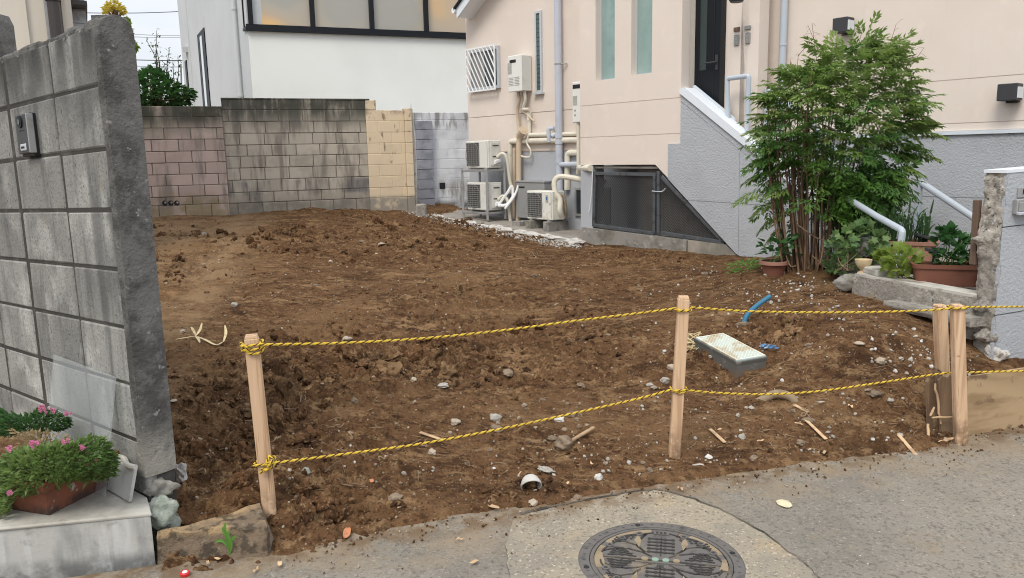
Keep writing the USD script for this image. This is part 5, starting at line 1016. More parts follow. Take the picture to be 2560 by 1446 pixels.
bp = LP([(650, 1183, 3.20), (668, 1174, 3.19)]) + ring(STK[0], (660, 1165), 3.25, 1.5, .040, .02) + LP([(668, 1168, 3.19), (683, 1150, 3.2), (672, 1140, 3.21), (666, 1158, 3.19)]) + list(smoothpath(LP([(690, 1157, 3.21), (850, 1137, 3.34), (1050, 1110, 3.47), (1250, 1073, 3.60), (1450, 1030, 3.73), (1600, 996, 3.83), (1676, 975, 3.87)]))) \
    + ring(STK[1], (1697, 977), 3.9, 1.5, .038, .012) + list(smoothpath(LP([(1716, 976, 3.89), (1800, 983, 3.93), (1920, 986, 3.98), (2050, 978, 4.03), (2200, 957, 4.1), (2340, 936, 4.16), (2400, 932, 4.14), (2560, 928, 4.22), (2700, 926, 4.3)])))
rope('lower yellow and black twisted rope sagging between the stakes above the soil', bp)

# ------------------------------------------------ plywood board and splintered planks
PB = Pl(aty(2412, 1040, 4.16), 72.); fPB = lambda s, z, n: PB.at(s, z, n)
pz1 = PB.sz(2480, 934)[1]; pz0 = PB.sz(2480, 1091)[1]
poly = [(0, PB.sz(2415, 1085)[1]-.03)] + [(x, pz0 + .012*math.sin(x*9)+.008*math.sin(x*31)) for x in np.linspace(.06, 1.6, 26)] + [(1.6, pz1+.02), (0, pz1)]
top('plywood_board', extr(PB, poly, -.012, 0), M['ply'], 'stained plywood board set upright at the road edge at right', 'board')
def plank(lab, a, b, w, th_, Y, m='oldwood', up=(0, 1, 0)):
    p, q = aty(*a, Y), aty(*b, Y); t = (q-p)/np.linalg.norm(q-p); u = np.cross(up, t); u /= np.linalg.norm(u); vv = np.cross(t, u); L = np.linalg.norm(q-p)
    pg = [(-w/2, -.05), (w/2, -.05)] + [(w/2*(1-2*i/7) + .004*(-1)**i, L + .035*rng.random()-.02) for i in range(8)]
    m0 = trimesh.creation.extrude_polygon(Polygon(pg).buffer(0), th_, engine='earcut'); v = m0.vertices
    top('broken_plank', trimesh.Trimesh(p + v[:, :1]*u + v[:, 1:2]*t + (v[:, 2:]-th_/2)*vv, m0.faces, process=False), M[m], lab, 'plank')
plank('dark splintered plank at the left end of the plywood', (2332, 1088), (2328, 945), .05, .03, 4.24)
plank('broad brown broken plank between the splintered plank and the stake', (2370, 1095), (2364, 940), .085, .02, 4.17, 'oldwood')
plank('split dark plank sliver with torn fibres beside the rear stake', (2348, 1070), (2344, 925), .03, .03, 4.22)
def sliver(a, b, Ya, Yb, r, m, lab, nm='wood_splinter', cat='splinter', g=None, flat=.45):
    p, q = aty(*a, Ya), aty(*b, Yb); L = np.linalg.norm(q-p); n = 7; o = [p+(q-p)*i/n + rng.normal(0, L*.012, 3)*(0 < i < n) for i in range(n+1)]
    top(nm, tube(o, [r*(1-.55*abs(i/n-.4)) for i in range(n+1)], 6), M[m], lab, cat, g)
sliver((2338, 960), (2352, 1060), 4.16, 4.14, .007, 'splinter', 'long pale splinter hanging across the dark plank')
sliver((2320, 1060), (2322, 1118), 4.12, 4.06, .008, 'splinter', 'pale splinter standing at the foot of the dark plank')
sliver((2340, 1108), (2383, 1096), 4.05, 4.07, .010, 'splinter', 'short pale splinter lying at the foot of the front stake')
sliver((2330, 1045), (2384, 1042), 4.13, 4.12, .006, 'splinter', 'thin splinter sticking sideways from the planks')
sliver((2326, 1040), (2336, 1018), 4.15, 4.15, .007, 'splinter', 'small torn splinter on the edge of the dark plank')

# ------------------------------------------------ meter box, pipes, cloth
b0 = aty(1842, 905, 5.0); bu = aty(1918, 892, 5.04)-b0; bv = aty(1736, 846, 5.38)-b0; bw_ = np.cross(bu, bv); bw_ /= np.linalg.norm(bw_); bw_ *= np.sign(bw_[2])
fm = lambda a, b, c: b0 + bu*a + bv*b + bw_*c
mbx = thing('water_meter_box', 'grey plastic water meter box with pale patterned lid half buried in soil', 'meter box', b0+bu*.5+bv*.5)
build(mbx, 'body', cbox(lambda a, b, c: b0+bu*(a*(1+.06*c)+.0)+bv*b+np.array([0, 0, 1])*c, .01, .99, .01, .99, -.30, -.012, .006), M['metergrey'])
build(mbx, 'rim', cbox(fm, -.01, 1.01, -.008, 1.008, -.030, -.004, .004), M['metergrey'])
build(mbx, 'lid', cbox(fm, .015, .985, .01, .99, -.006, .006, .003), M['meterlid'])
pl_ = shapely.box(.09, .06, .91, .94); ribs = MB(); bl, vl = np.linalg.norm(bu), np.linalg.norm(bv)
for sg in (1, -1):
    for k in np.arange(-3, 4, .055):
        ln = LineString([(-.5, k), (1.5, k+sg*2*bl/vl*1.0)]).intersection(pl_)
        if ln.is_empty or ln.length < .03: continue
        (xa, ya), (xb, yb) = ln.coords; ribs.add(rod(fm(xa, ya, .0075), fm(xb, yb, .0075), .0045, .004, up=bw_, ch=.0008))
build(mbx, 'lid_pattern', ribs, M['meterrib'], kind='stuff')
for a, b, c, d in ((.05, .06, .94, .94), (.945, .06, .055, .94)): pass
build(mbx, 'lid_border', [hexa(fm, .03, .97, .02, .045, .006, .010), hexa(fm, .03, .97, .955, .98, .006, .010), hexa(fm, .03, .075, .045, .955, .006, .010), hexa(fm, .925, .97, .045, .955, .006, .010)], M['meterrib'])
pb = sit(1856, 818, -.06); pth = smoothpath([pb, aty(1866, 792, pb[1]+.03), aty(1892, 765, pb[1]+.06), aty(1926, 741, pb[1]+.08)])
bpz = thing('blue_pipe', 'bent blue plastic water pipe sticking out of the soil behind the meter box', 'pipe', pb); build(bpz, 'pipe', tube(pth, .018, 14), M['bluepipe']); build(bpz, 'pipe_mouth', tube([pth[-1]-(pth[-1]-pth[-2])*.1, pth[-1]+(pth[-1]-pth[-2])*.06], .017, 12), M['blackmat'])
e0 = sit(1870, 962); e1 = sit(1950, 1000); top('old_pipe', tube(bend([e1+[-.13, .04, -.03], e1+[-.02, .0, .05], e1+[.075, -.02, .02], e1+[.10, -.05, -.12]], .09, 7), .026, 12), M['oldpipe'], 'muddy beige pipe elbow poking out of the soil slope', 'pipe', smooth=50)
c0_ = sit(1910, 885, .03); clv = [rock(200+k, .009+.007*rng.random(), .6, 2, .9) for k in range(7)]
for k, g in enumerate(clv): g.vertices = g.vertices*[1.3, 1, 1] + c0_ + [-.02+.015*k, -.008*k, .012*(k % 2)]
top('cloth_scrap', MB().add(clv[0]).mesh() if False else trimesh.util.concatenate(clv), M['bluecloth'], 'crumpled blue and white cloth scrap behind the right corner of the meter box', 'cloth', smooth=60)
def strands(name, lab, cat, pts, r, m):
    th = thing(name, lab, cat, np.array(pts[0][0])); 
    for q_ in pts: build(th, 'strand', tube(smoothpath(q_, 5), r, 5), M[m], smooth=True)
def flatleaf(pts, w, nrm=(0, 0, 1)):
    """a strap leaf: pts along the rib, width profile"""
    p = smoothpath(pts, 5); t = np.gradient(p, axis=0); t /= np.linalg.norm(t, axis=1, keepdims=True)+1e-9; sd = np.cross(t, nrm); sd /= np.linalg.norm(sd, axis=1, keepdims=True)+1e-9; n = len(p)
    ww = w*np.sin(np.pi*np.clip(np.linspace(.06, .97, n), 0, 1))**.6; up_n = np.cross(sd, t); V = np.vstack([p-sd*ww[:, None]+up_n*ww[:, None]*.25, p, p+sd*ww[:, None]+up_n*ww[:, None]*.25])
    F = []
    for i in range(n-1): F += [(i, i+1, n+i+1, n+i), (n+i, n+i+1, 2*n+i+1, 2*n+i)]
    F = np.array(F); return trimesh.Trimesh(V, np.vstack([F[:, [0, 1, 2]], F[:, [0, 2, 3]]]), process=False)
S_ = lambda x, y, dz=.012: sit(x, y, dz)
dl = thing('dried_leaves', 'pale dried strap leaves lying on the soil left of the nearest stake', 'dead leaves', S_(492, 845))
for q_ in ([S_(440, 855), S_(465, 848, .02), S_(490, 840, .03)], [S_(490, 840, .03), S_(483, 830, .05), S_(478, 824, .06)], [S_(490, 840, .03), S_(500, 828, .05), S_(506, 820, .06)], [S_(490, 842, .03), S_(512, 856, .02), S_(540, 868, .012), S_(560, 862, .02)], [S_(560, 862, .02), S_(566, 848, .06), S_(564, 836, .10)], [S_(488, 842, .03), S_(496, 855, .02), S_(500, 862)]): build(dl, 'leaf', flatleaf(q_, .010), M['straw'])
cs_ = S_(1712, 868); strands('dry_roots', 'tangle of pale dry roots between the middle stake and the meter box', 'roots', [[S_(1700+rng.uniform(-6, 55), 846+rng.uniform(0, 40), .01+.05*rng.random()) for _ in range(5)] for k in range(16)], .0032, 'straw')

LM_ = [('on the soil beside the nearest stake', 660, 1150), ('on the soil by the middle stake', 1690, 1060), ('on the soil around the meter box', 1850, 930), ('on the slope left of the splintered planks', 2200, 1020), ('on the soil below the garden kerb', 2200, 800), ('on the soil near the bush', 1950, 740), ('on the soil in front of the mesh gate', 1550, 680), ('on the soil before the grey back wall', 760, 600), ('on the soil next to the left block wall', 460, 780), ('on the soil at mid lot above the upper rope', 1100, 760), ('on the soil between the two ropes', 1150, 950), ('on the soil under the lower rope', 1150, 1150), ('on the soil by the ceramic cup', 1330, 1220), ('on the soil close to the kerb block', 700, 1280)]
def near(x, y): return min(LM_, key=lambda q: (q[1]-x)**2+(2*(q[2]-y))**2)[0]
# ------------------------------------------------ single finds on the soil and road
def lump(name, x, y, size, m, lab, cat, seed, flat=.7, lift=.25, sub=3, rough=.35, road_=False, g=None, asp=(1, 1)):
    g_ = rock(seed, 1, flat, sub, rough); P0 = onz(x, y, .0) if road_ else sit(x, y); r = trimesh.transformations.rotation_matrix(seed*1.3, [0, 0, 1])[:3, :3]
    g_.vertices = (g_.vertices*[asp[0], asp[1], 1]@r.T)*size + P0 + [0, 0, size*flat*lift]; return top(name, g_, m, lab, cat, g, smooth=35)
lump('stone', 1410, 1120, .050, M['pebble'], 'angular tan stone with a stick leaning against it', 'stone', 301, .8, .5)
a_, b_ = S_(1418, 1122, .02), S_(1485, 1088, .03); top('stick', rod(a_, b_, .022, .010, ch=.002), M['splinter'], 'flat pale stick leaning on the angular tan stone', 'stick')
bc_ = sit(1325, 1232); bowl = lathe([(0, .0), (.030, .0), (.040, .012), (.050, .035), (.052, .052), (.047, .052), (.044, .035), (.030, .012), (0, .010)], n=28)
R3 = trimesh.transformations.rotation_matrix(2.15, [1, .15, 0])[:3, :3]; bowl.vertices = bowl.vertices@R3.T + bc_ + [0, .01, .045]
bw2 = thing('broken_cup', 'white ceramic cup lying on its side in the soil near the road', 'cup', bc_); build(bw2, 'cup', bowl, M['brokenwhite'], 40); g = rock(9, .034, .7, 2, .4); g.vertices = g.vertices + bc_ + [.004, -.01, .026]; build(bw2, 'soil_fill', g, M['clod'], 40)
lump('rubble_chunk', 452, 1185, .045, M['brokenwhite'], 'white speckled rubble chunk beside the block wall foot', 'rubble', 311, 1.0, .5, rough=.6)
lump('stone', 1240, 1053, .030, M['chip'], 'whitish rounded stone just above the lower rope', 'stone', 312, .8, .5, asp=(1.5, .9))
lump('stone', 1270, 944, .045, M['pebble'], 'flat tan stone lying between the two ropes', 'stone', 313, .45, .4, asp=(1.4, .9))
lump('stone', 765, 1181, .020, M['mint'], 'small pale green chip right of the nearest stake', 'stone', 314, .8, .5)
lump('stone', 1138, 1060, .026, M['pebble'], 'reddish tan stone left of the whitish rounded stone', 'stone', 315, .7, .5)
lump('stone', 510, 585, .045, M['chip'], 'grey stone on the soil in front of the pinkish back wall', 'stone', 316, .8, .5)
lump('stone', 1855, 822, .042, M['pebble'], 'flat brown stone at the foot of the blue pipe', 'stone', 317, .4, .5, asp=(1.5, .9))
lump('stone', 1960, 1262, .044, M['paperstone'], 'flat pale yellowish stone lying alone on the road', 'stone', 318, .16, .8, road_=True, asp=(1.15, .85), rough=.2)
lump('clod_lump', 1575, 612, .10, M['clod'], 'brown soil clod in front of the mesh gate', 'clod', 319, .9, .5)
lump('stone', 1010, 1118, .035, M['clod'], 'dark stone under the lower rope left of centre', 'stone', 320, .7, .5)
lump('rubble_chunk', 1362, 1187, .030, M['chip'], 'white plaster scrap above the ceramic cup', 'rubble', 321, .5, .5, asp=(1.3, .8), rough=.6)
cp0 = onz(463, 1439); cpt = thing('bottle_cap', 'small red bottle cap with white centre lying on the road', 'cap', cp0)
build(cpt, 'rim', lathe([(0, .001), (.017, .001), (.019, .012), (.016, .016), (.012, .016), (.012, .012), (0, .012)], cp0, 20), M['redcap']); build(cpt, 'centre', lathe([(0, .0125), (.0115, .0125), (.008, .018), (0, .019)], cp0, 16), M['white'])
def leafthing(x, y, L, m, lab, seed, road_=False):
    g = np.random.default_rng(seed); c = onz(x, y, .006) if road_ else sit(x, y, .02); a = g.uniform(0, 6.28); d = np.array([math.cos(a), math.sin(a), 0])
    return c, d, flatleaf([c-d*L/2+[0, 0, .006], c-d*L*.2+[0, 0, .016*g.random()], c+d*L*.2+[0, 0, .014*g.random()], c+d*L/2+[0, 0, .012]], L*.19)
for x, y, L, m, lab, sd in ((868, 1342, .085, 'redleaf', 'curled reddish dead leaf at the road edge near the first stake', 2), (1234, 1280, .075, 'deadleaf', 'pale dead leaf at the road edge left of the road patch', 9), (1745, 1190, .06, 'chip', 'whitish dead leaf at the foot of the middle stake', 4), (930, 1220, .05, 'redleaf', 'dry brown leaf hanging on soil right of the first stake', 5), (2050, 1018, .06, 'chip', 'pale dead leaf on the slope below the old pipe', 6), (2125, 1035, .05, 'deadleaf', 'yellowish dead leaf on the slope left of the planks', 12)):
    c, d, lf = leafthing(x, y, L, m, lab, sd); top('dead_leaf', lf, M[m], lab, 'dead leaf')
g = 'dead leaves scattered on soil and road'
for k in range(16):
    x, y = [(700, 1415), (545, 1400), (1185, 1410), (1150, 1352), (640, 1428), (520, 1412), (1420, 1232), (1000, 1300), (1700, 1225), (2060, 1150), (1480, 1180), (1995, 1085), (1800, 1100), (1300, 1205), (760, 1290), (1900, 1130)][k]
    rd_ = k in (0, 1, 2, 3, 4, 5, 8); c, d, lf = leafthing(x, y, .028+.02*rng.random(), 'deadleaf', '', 50+k, rd_); top('dead_leaf', lf, M['deadleaf'], 'tiny dry leaf scrap ' + ('lying on the grey road surface' if rd_ else near(x, y)), 'dead leaf', g)
for k, (a, b) in enumerate((((2012, 1062), (2065, 1110)), ((1775, 1090), (1812, 1122)), ((2245, 1108), (2295, 1140)), ((1985, 1020), (2020, 1040)), ((1050, 1090), (1105, 1108)))):
    p, q = S_(*a, .015), S_(*b, .012); top('wood_scrap', rod(p, q, .016+.008*rng.random(), .006, ch=.0015), M['splinter'], 'pale splintered stick ' + near(*a), 'stick', 'pale sticks lying on the soil')
for k in range(34):
    if k < 8: x, y = [(480, 1130), (500, 1170), (700, 1110), (880, 1110), (945, 1290), (900, 1235), (1330, 1230), (1395, 1240)][k]
    else: x, y = rng.uniform(480, 2200), rng.uniform(620, 1240)
    if y > 1380-.158*(x-690)-60: y -= 120
    n = 6; L = rng.uniform(20, 75); a = rng.uniform(0, 6.28); pts = [S_(x+math.cos(a)*L*i/n+rng.normal(0, 5), y+math.sin(a)*L*.45*i/n+rng.normal(0, 2.5), .008+.02*rng.random()) for i in range(n+1)]
    top('root', tube(smoothpath(pts, 3), np.linspace(.0042, .0018, (n*3)+1), 5), M['root'], 'thin brown root lying ' + near(x, y), 'root', 'thin roots lying on the soil', smooth=True)

# ------------------------------------------------ stones of the lot (singly where they show), then gravel
gs = np.random.default_rng(23); RK = [rock(400+k, 1., .7, 2, .42) for k in range(12)]
for k in range(150):
    white = k % 4 == 0
    while True:
        x, y = gs.uniform(400, 2330), gs.uniform(560, 1290)
        if y > 1372-.158*(x-690) or (x > 1440 and y < 655) or (x > 1880 and y < 710) or (x < 700 and y > 1240): continue
        if white and gs.random() > (.12 + .88*(x > 1600)): continue
        break
    P0 = sit(x, y); s_ = (.008+.020*gs.random()**2.6)*(1+.05*P0[1]); m_ = RK[k % 12]; a = gs.uniform(0, 6.28); r = trimesh.transformations.rotation_matrix(a, [0, 0, 1])[:3, :3]
    v = (m_.vertices*[1, 1, gs.uniform(.6, 1.1)])@r.T*s_ + P0 + [0, 0, s_*.25]
    if white: top('white_chip', trimesh.Trimesh(v, m_.faces, process=False), M['chip'], 'small whitish rubble chip ' + near(x, y), 'rubble chip', 'whitish chips scattered over the soil', smooth=30)
    else: top('small_stone', trimesh.Trimesh(v, m_.faces, process=False), M['pebble'], 'small brown or grey stone ' + near(x, y), 'stone', 'small stones scattered over the soil', smooth=30)
def polar(n, g, r0=2.9, r1=13.5, pw=1.):
    th = np.radians(g.uniform(-37, 40, n*3)); rr = r0*(r1/r0)**(g.random(n*3)**pw); x, y = rr*np.sin(th), rr*np.cos(th)
    ok = (y-edge(x) > np.where(x < -1.40, .42, .03)) & (x*.766+y*.643 < 8.15) & ~((x > 2.2) & (y > 5.3)) & ~((x*-.37+y*.93 > 13.05)) & (x > -7)
    return x[ok][:n], y[ok][:n]
x, y = polar(14000, gs); sc = .0035+.026*gs.random(len(x))**6*np.clip(zone(x, y), .35, 1.5)*np.clip(5*(fbm(np.stack([x*1.6, y*1.6, 0*x], -1), 3, 55)-.38), .15, 1.4); sc *= (.85+.045*y)
hvy = .4*np.exp(-((x+1.3)/1.0)**2-((y-5.)/2.)**2)+np.exp(-((x-1.9)/.8)**2-((y-5.)/.8)**2); sc *= 1+.55*hvy
z = gz(x, y) + sc*.15
scatter('/World', 'soil_clods', [rock(500+k, 1., .62, 2, .75) for k in range(10)], M['clod'], np.c_[x, y, z], rquat(len(x), gs), sc, 'loose brown soil crumbs covering the empty lot', cat='soil')
x, y = polar(3800, gs); sc = (.0022+.006*gs.random(len(x))**3)*(.8+.10*y); scatter('/World', 'gravel', [rock(520+k, 1., .75, 1, .4) for k in range(5)], M['pebble'], np.c_[x, y, gz(x, y)+sc*.3], rquat(len(x), gs), sc, 'tiny pebbles strewn in the soil of the lot', cat='gravel')
# rubble along the house strip, below the kerb and on the mound
def strewn(n, cs, rad, s0, s1, mt, nm, lab):
    xs_, ys_ = [], []
    for (cx_, cy_), (rx, ry) in zip(cs, rad): xs_.append(gs.normal(cx_, rx, n)); ys_.append(gs.normal(cy_, ry, n))
    x, y = np.concatenate(xs_), np.concatenate(ys_); ok = (y-edge(x) > .04) & (x*.766+y*.643 < 8.25) & ~((x > 2.9) & (y > 5.25)); x, y = x[ok], y[ok]; sc = s0+(s1-s0)*gs.random(len(x))**3
    scatter('/World', nm, [rock(540+k, 1., .7, 1, .5) for k in range(6)], mt, np.c_[x, y, gz(x, y)+sc*.3], rquat(len(x), gs), sc, lab, cat='rubble')
ln = [H.at(t, 0, .42)[:2] for t in np.linspace(-.2, 4.3, 12)]
strewn(150, ln, [(.16, .13)]*12, .004, .026, M['rubble'], 'rubble', 'whitish crushed rubble along the concrete strip beside the house')
strewn(80, [(2.55, 5.0), (2.8, 4.85), (2.2, 6.1), (1.9, 7.2), (2.4, 6.6), (2.0, 5.5)], [(.22, .16), (.12, .16), (.3, .25), (.4, .5), (.2, .3), (.5, .4)], .003, .015, M['chip'], 'rubble', 'white rubble chips under the garden kerb and around the mound')
strewn(34, [(-.3, 3.6), (.5, 3.8), (1.2, 3.95), (2.0, 4.2), (.9, 4.5), (1.8, 4.6)], [(.4, .12), (.3, .12), (.3, .12), (.3, .15), (.6, .4), (.5, .3)], .003, .012, M['chip'], 'rubble', 'small white chips in the soil along the road edge')
# grit on the road
x = gs.uniform(-1.0, 3.4, 1500); y = edge(x) - np.abs(gs.normal(0, .14, 1500)); sc = .0015+.006*gs.random(1500)**4
scatter('/World', 'road_grit', [rock(560+k, 1., .7, 1, .4) for k in range(4)], [M['pebble'], M['clod'], M['clod'], M['pebble']], np.c_[x, y, np.full(1500, .006)], rquat(1500, gs), sc, 'soil grit spilled on the road edge', cat='grit')

fb = MB()
for k in range(420):
    x, y = (gs.uniform(1720, 2310), gs.uniform(880, 1140)) if k < 240 else (gs.uniform(1000, 1700), gs.uniform(980, 1240)) if k < 340 else (gs.uniform(480, 1000), gs.uniform(1000, 1280))
    if y > 1350-.158*(x-690): continue
    c = sit(x, y, .006); a = gs.uniform(0, 6.28); L = gs.uniform(.02, .09); d = np.array([math.cos(a), math.sin(a), gs.uniform(-.1, .35)])*L; fb.add(tube([c-d*.5*[1, 1, .2], c+gs.normal(0, L*.08, 3)*[1, 1, .3]+[0, 0, .004], c+d*.5], [.0011, .0014, .0007], 3, cap=False))
top('dry_fibres', fb, M['fibre'], 'fine dry plant fibres littering the loose soil', 'plant fibres', kind='stuff')
# ------------------------------------------------ plants
gv = np.random.default_rng(77)
def leaflet(L, w, fold=.25, bend_=.15):
    v = np.array([[0, 0, 0], [L*.45, w/2, fold*w], [L*.45, 0, 0], [L*.45, -w/2, fold*w], [L, 0, -bend_*L]]); f = np.array([[0, 2, 1], [0, 3, 2], [1, 2, 4], [2, 3, 4]]); return v, f
def place(v, f, pos, R, s):
    """copies of a small mesh: pos (n,3), R (n,3,3), s (n)"""
    n = len(pos); V = np.einsum('nij,kj->nki', R, v)*s[:, None, None] + pos[:, None]; F = f[None] + (np.arange(n)*len(v))[:, None, None]; return trimesh.Trimesh(V.reshape(-1, 3), F.reshape(-1, 3), process=False)
def frames(d, g, roll=1.):
    d = d/np.linalg.norm(d, axis=1, keepdims=True); up = np.array([0, 0, 1.]) + g.normal(0, roll, d.shape)*.35; y = np.cross(up, d); y /= np.linalg.norm(y, axis=1, keepdims=True)+1e-9; z = np.cross(d, y); return np.stack([d, y, z], -1)
def spray(L, n_pin, leafL, leafw, g):
    """a compound leaf: pinnae with leaflets, lying along x"""
    mb = MB(); lv, lf = leaflet(1., leafw)
    for i in range(n_pin):
        t = (i+1)/n_pin; px_ = L*t; ends = [(0,)] if i == n_pin-1 else [(1,), (-1,)]
        for (sd,) in ends:
            pl = L*.5*(1-.45*t); a = sd*math.radians(52)
            for j in range(4):
                q = pl*(j+1)/4; base = np.array([px_+math.cos(a)*q, math.sin(a)*q, -.22*(px_+q)**2/L])
                for b in ((.8, -.8, 0.) if j == 3 else ((.85, -.85) if g.random() > .1 else (.8,))):
                    an_ = a+b*g.uniform(.7, 1.2); c, s_ = math.cos(an_), math.sin(an_); dn = -g.uniform(.0, .45); v = lv*leafL*g.uniform(.75, 1.15)
                    Rm = np.array([[c, -s_, 0], [s_, c, 0], [0, 0, 1.]])@np.array([[math.cos(dn), 0, -math.sin(dn)], [0, 1, 0], [math.sin(dn), 0, math.cos(dn)]]); mb.add(v@Rm.T+base, lf)
    m = mb.mesh(); return m.vertices, m.faces
def inpoly(poly, n, g):
    p = Polygon(poly); x0, y0, x1, y1 = p.bounds; o = []
    while len(o) < n:
        c = np.c_[g.uniform(x0, x1, 400), g.uniform(y0, y1, 400)]; o += [tuple(q) for q in c[shapely.contains_xy(p, c[:, 0], c[:, 1])]]
    o = np.array(o[:n]); return o, np.array([p.exterior.distance(Point(*q)) for q in o])
# the nandina clump
BY = 7.1
bbase = ghit(2040, 665); BY = float(bbase[1])
nd_ = thing('nandina_bush', 'tall leafy nandina bush with many bare brown canes in front of the stair wall', 'bush', bbase)
crown = [(1886, 335), (1905, 240), (1950, 190), (2010, 160), (2060, 130), (2110, 115), (2190, 100), (2250, 120), (2285, 190), (2300, 260), (2310, 330), (2290, 390), (2262, 430), (2240, 500), (2205, 560), (2130, 545), (2090, 500), (2040, 455), (1990, 430), (1935, 425), (1895, 395)]
pp, dd_ = inpoly(crown, 620, gv); pe, de_ = inpoly([(2080, 430), (2240, 410), (2250, 500), (2205, 585), (2130, 590), (2085, 540)], 170, gv); pf_, df_ = inpoly([(1895, 420), (2090, 430), (2085, 570), (1950, 560)], 26, gv); pp, dd_ = np.vstack([pp, pe, pf_]), np.r_[dd_, de_, df_]; half = .62*np.sqrt(np.clip(dd_/95, .02, 1)); dep = BY + gv.uniform(-1, 1, len(pp))*half
PT = np.array([aty(x, y, Yv) for (x, y), Yv in zip(pp, dep)]); cen = aty(2085, 360, BY)
SP = [spray(.17+.03*k, 3+k % 2, .066, .36, gv) for k in range(5)]
out = (PT-cen)*[1, 1, .55] + gv.normal(0, .22, PT.shape); out[:, 2] = out[:, 2]*.6 + .02
mb, mt = MB(), MB()
for k, (v, f) in enumerate(SP):
    tall = (PT[:, 2] > cen[2]+.22+gv.normal(0, .3, len(PT)))
    for sel, box in ((~tall, mb), (tall, mt)):
        ii = np.where((np.arange(len(PT)) % 5 == k) & sel)[0]
        if len(ii): m = place(v, f, PT[ii]-out[ii]/np.linalg.norm(out[ii], axis=1, keepdims=True)*.12, frames(out[ii], gv), gv.uniform(.6, 1.0, len(ii))); box.add(m)
# thin outer fronds
pp2 = np.array([(2240, 95), (2295, 190), (2325, 245), (2350, 330), (2300, 420), (2335, 385), (1890, 230), (1900, 280), (1880, 320), (2180, 85), (2040, 100), (2090, 95), (1880, 400), (1870, 440), (2265, 470), (2230, 520), (2310, 300), (2280, 140), (1950, 165), (1850, 490), (1905, 470), (1890, 520), (1930, 540), (1900, 560), (1915, 590), (1920, 440), (1925, 500), (2330, 300), (2270, 385), (2245, 440)], float)
P2_ = np.array([aty(x, y, BY+gv.normal(0, .2)) for x, y in pp2]); o2 = (P2_-cen)*[1, .3, .5]; o2 /= np.linalg.norm(o2, axis=1, keepdims=True); v, f = SP[1]
mt.add(place(v, f, P2_-o2*.2, frames(o2, gv, .5), np.full(len(P2_), 1.0)))
build(nd_, 'foliage', mb, M['nandina'], kind='stuff'); build(nd_, 'young_foliage', mt, M['nandina_top'], kind='stuff')
for k in range(56):
    bx, by = gv.uniform(1962, 2112), gv.uniform(655, 672); b0_ = aty(bx, by, BY+gv.uniform(-.22, .25)); b0_[2] = gbase(b0_[0], b0_[1])-.05
    tx_, ty_ = bx+(bx-2035)*.9+gv.normal(12, 22), gv.uniform(170, 430); e = aty(tx_, ty_, b0_[1]+gv.normal(0, .18)); md = (b0_+e)/2+gv.normal(0, .035, 3)
    build(nd_, 'cane', tube(smoothpath([b0_, md, e], 6), np.linspace(gv.uniform(.008, .015), .004, 13), 6), M['bark'], True)
tw = MB()
for (x0, y0, x1, y1) in ((2060, 260, 2030, 60), (2064, 170, 2095, 80), (1995, 250, 1996, 135), (1996, 140, 2022, 112), (2022, 112, 2036, 130), (2200, 200, 2240, 62), (2065, 150, 2020, 64), (2105, 250, 2160, 60), (2230, 250, 2310, 120), (1990, 200, 1975, 150)):
    a, b = aty(x0, y0, BY), aty(x1, y1, BY-.1); pth_ = smoothpath([a, (a+b)/2+gv.normal(0, .02, 3), b], 5); tw.add(tube(pth_, np.linspace(.004, .0018, len(pth_)), 4))
    for j in range(5):
        q = pth_[-1-j]; d_ = gv.normal(0, 1, 3)*[1, 1, .4]; d_ /= np.linalg.norm(d_); tw.add(tube([q, q+d_*.04+[0, 0, .01], q+d_*.07], .0013, 3))
build(nd_, 'bare_twigs', tw, M['nandina_red'], kind='stuff')
for k, (x0, y0, x1, y1) in enumerate(((1990, 560, 2110, 610), (1965, 640, 1990, 665), (2030, 640, 2090, 655), (2060, 590, 2050, 660))):
    a, b = aty(x0, y0, BY-.25), aty(x1, y1, BY-.35); build(nd_, 'root_shoot', tube(smoothpath([a, (a+b)/2+[0, 0, -.05], b], 6), .006, 5), M['bark'], True)
def leafcloud(pts, dirs, lv, lf, s, g, roll=1.): return place(lv, lf, pts, frames(dirs, g, roll), s)
def heart(w=.8):
    v = np.array([[0, 0, 0], [.05, .32*w, .05], [.4, .5*w, .08], [.75, .28*w, .0], [1, 0, -.12], [.75, -.28*w, .0], [.4, -.5*w, .08], [.05, -.32*w, .05], [.45, 0, -.02]]); f = np.array([[8, (i+1) % 8, i] for i in range(8)]); return v, f
def lobed():
    a = np.linspace(0, 2*np.pi, 11)[:-1]; r = np.array([.5, .30]*5); v = np.c_[.45+r*np.cos(a), r*np.sin(a), -.12*r**2*np.ones(10)]; v = np.vstack([v, [[.42, 0, .03]]]); f = np.array([[10, i, (i+1) % 10] for i in range(10)]); return v, f
def cloud(poly, n, Y0, hy, g, dz=.4):
    pp, dd = inpoly(poly, n, g); h = hy*np.sqrt(np.clip(dd/(np.percentile(dd, 95)+1e-6), .05, 1)); P_ = np.array([aty(x, y, Y0+q) for (x, y), q in zip(pp, g.uniform(-1, 1, n)*h)]); c = P_.mean(0); d = (P_-c)*[1, 1, .6] + g.normal(0, .85, P_.shape)*np.abs(P_-c).mean() + [0, -.02, dz*np.abs(P_-c).mean()]; return P_, d
def stems(par, P_, base, n, r, m, g):
    for k in g.choice(len(P_), n, replace=False): build(par, 'stem', tube(smoothpath([base+g.normal(0, .03, 3)*[1, 1, 0], (base+P_[k])/2+g.normal(0, .02, 3), P_[k]], 4), r, 5), m, True)
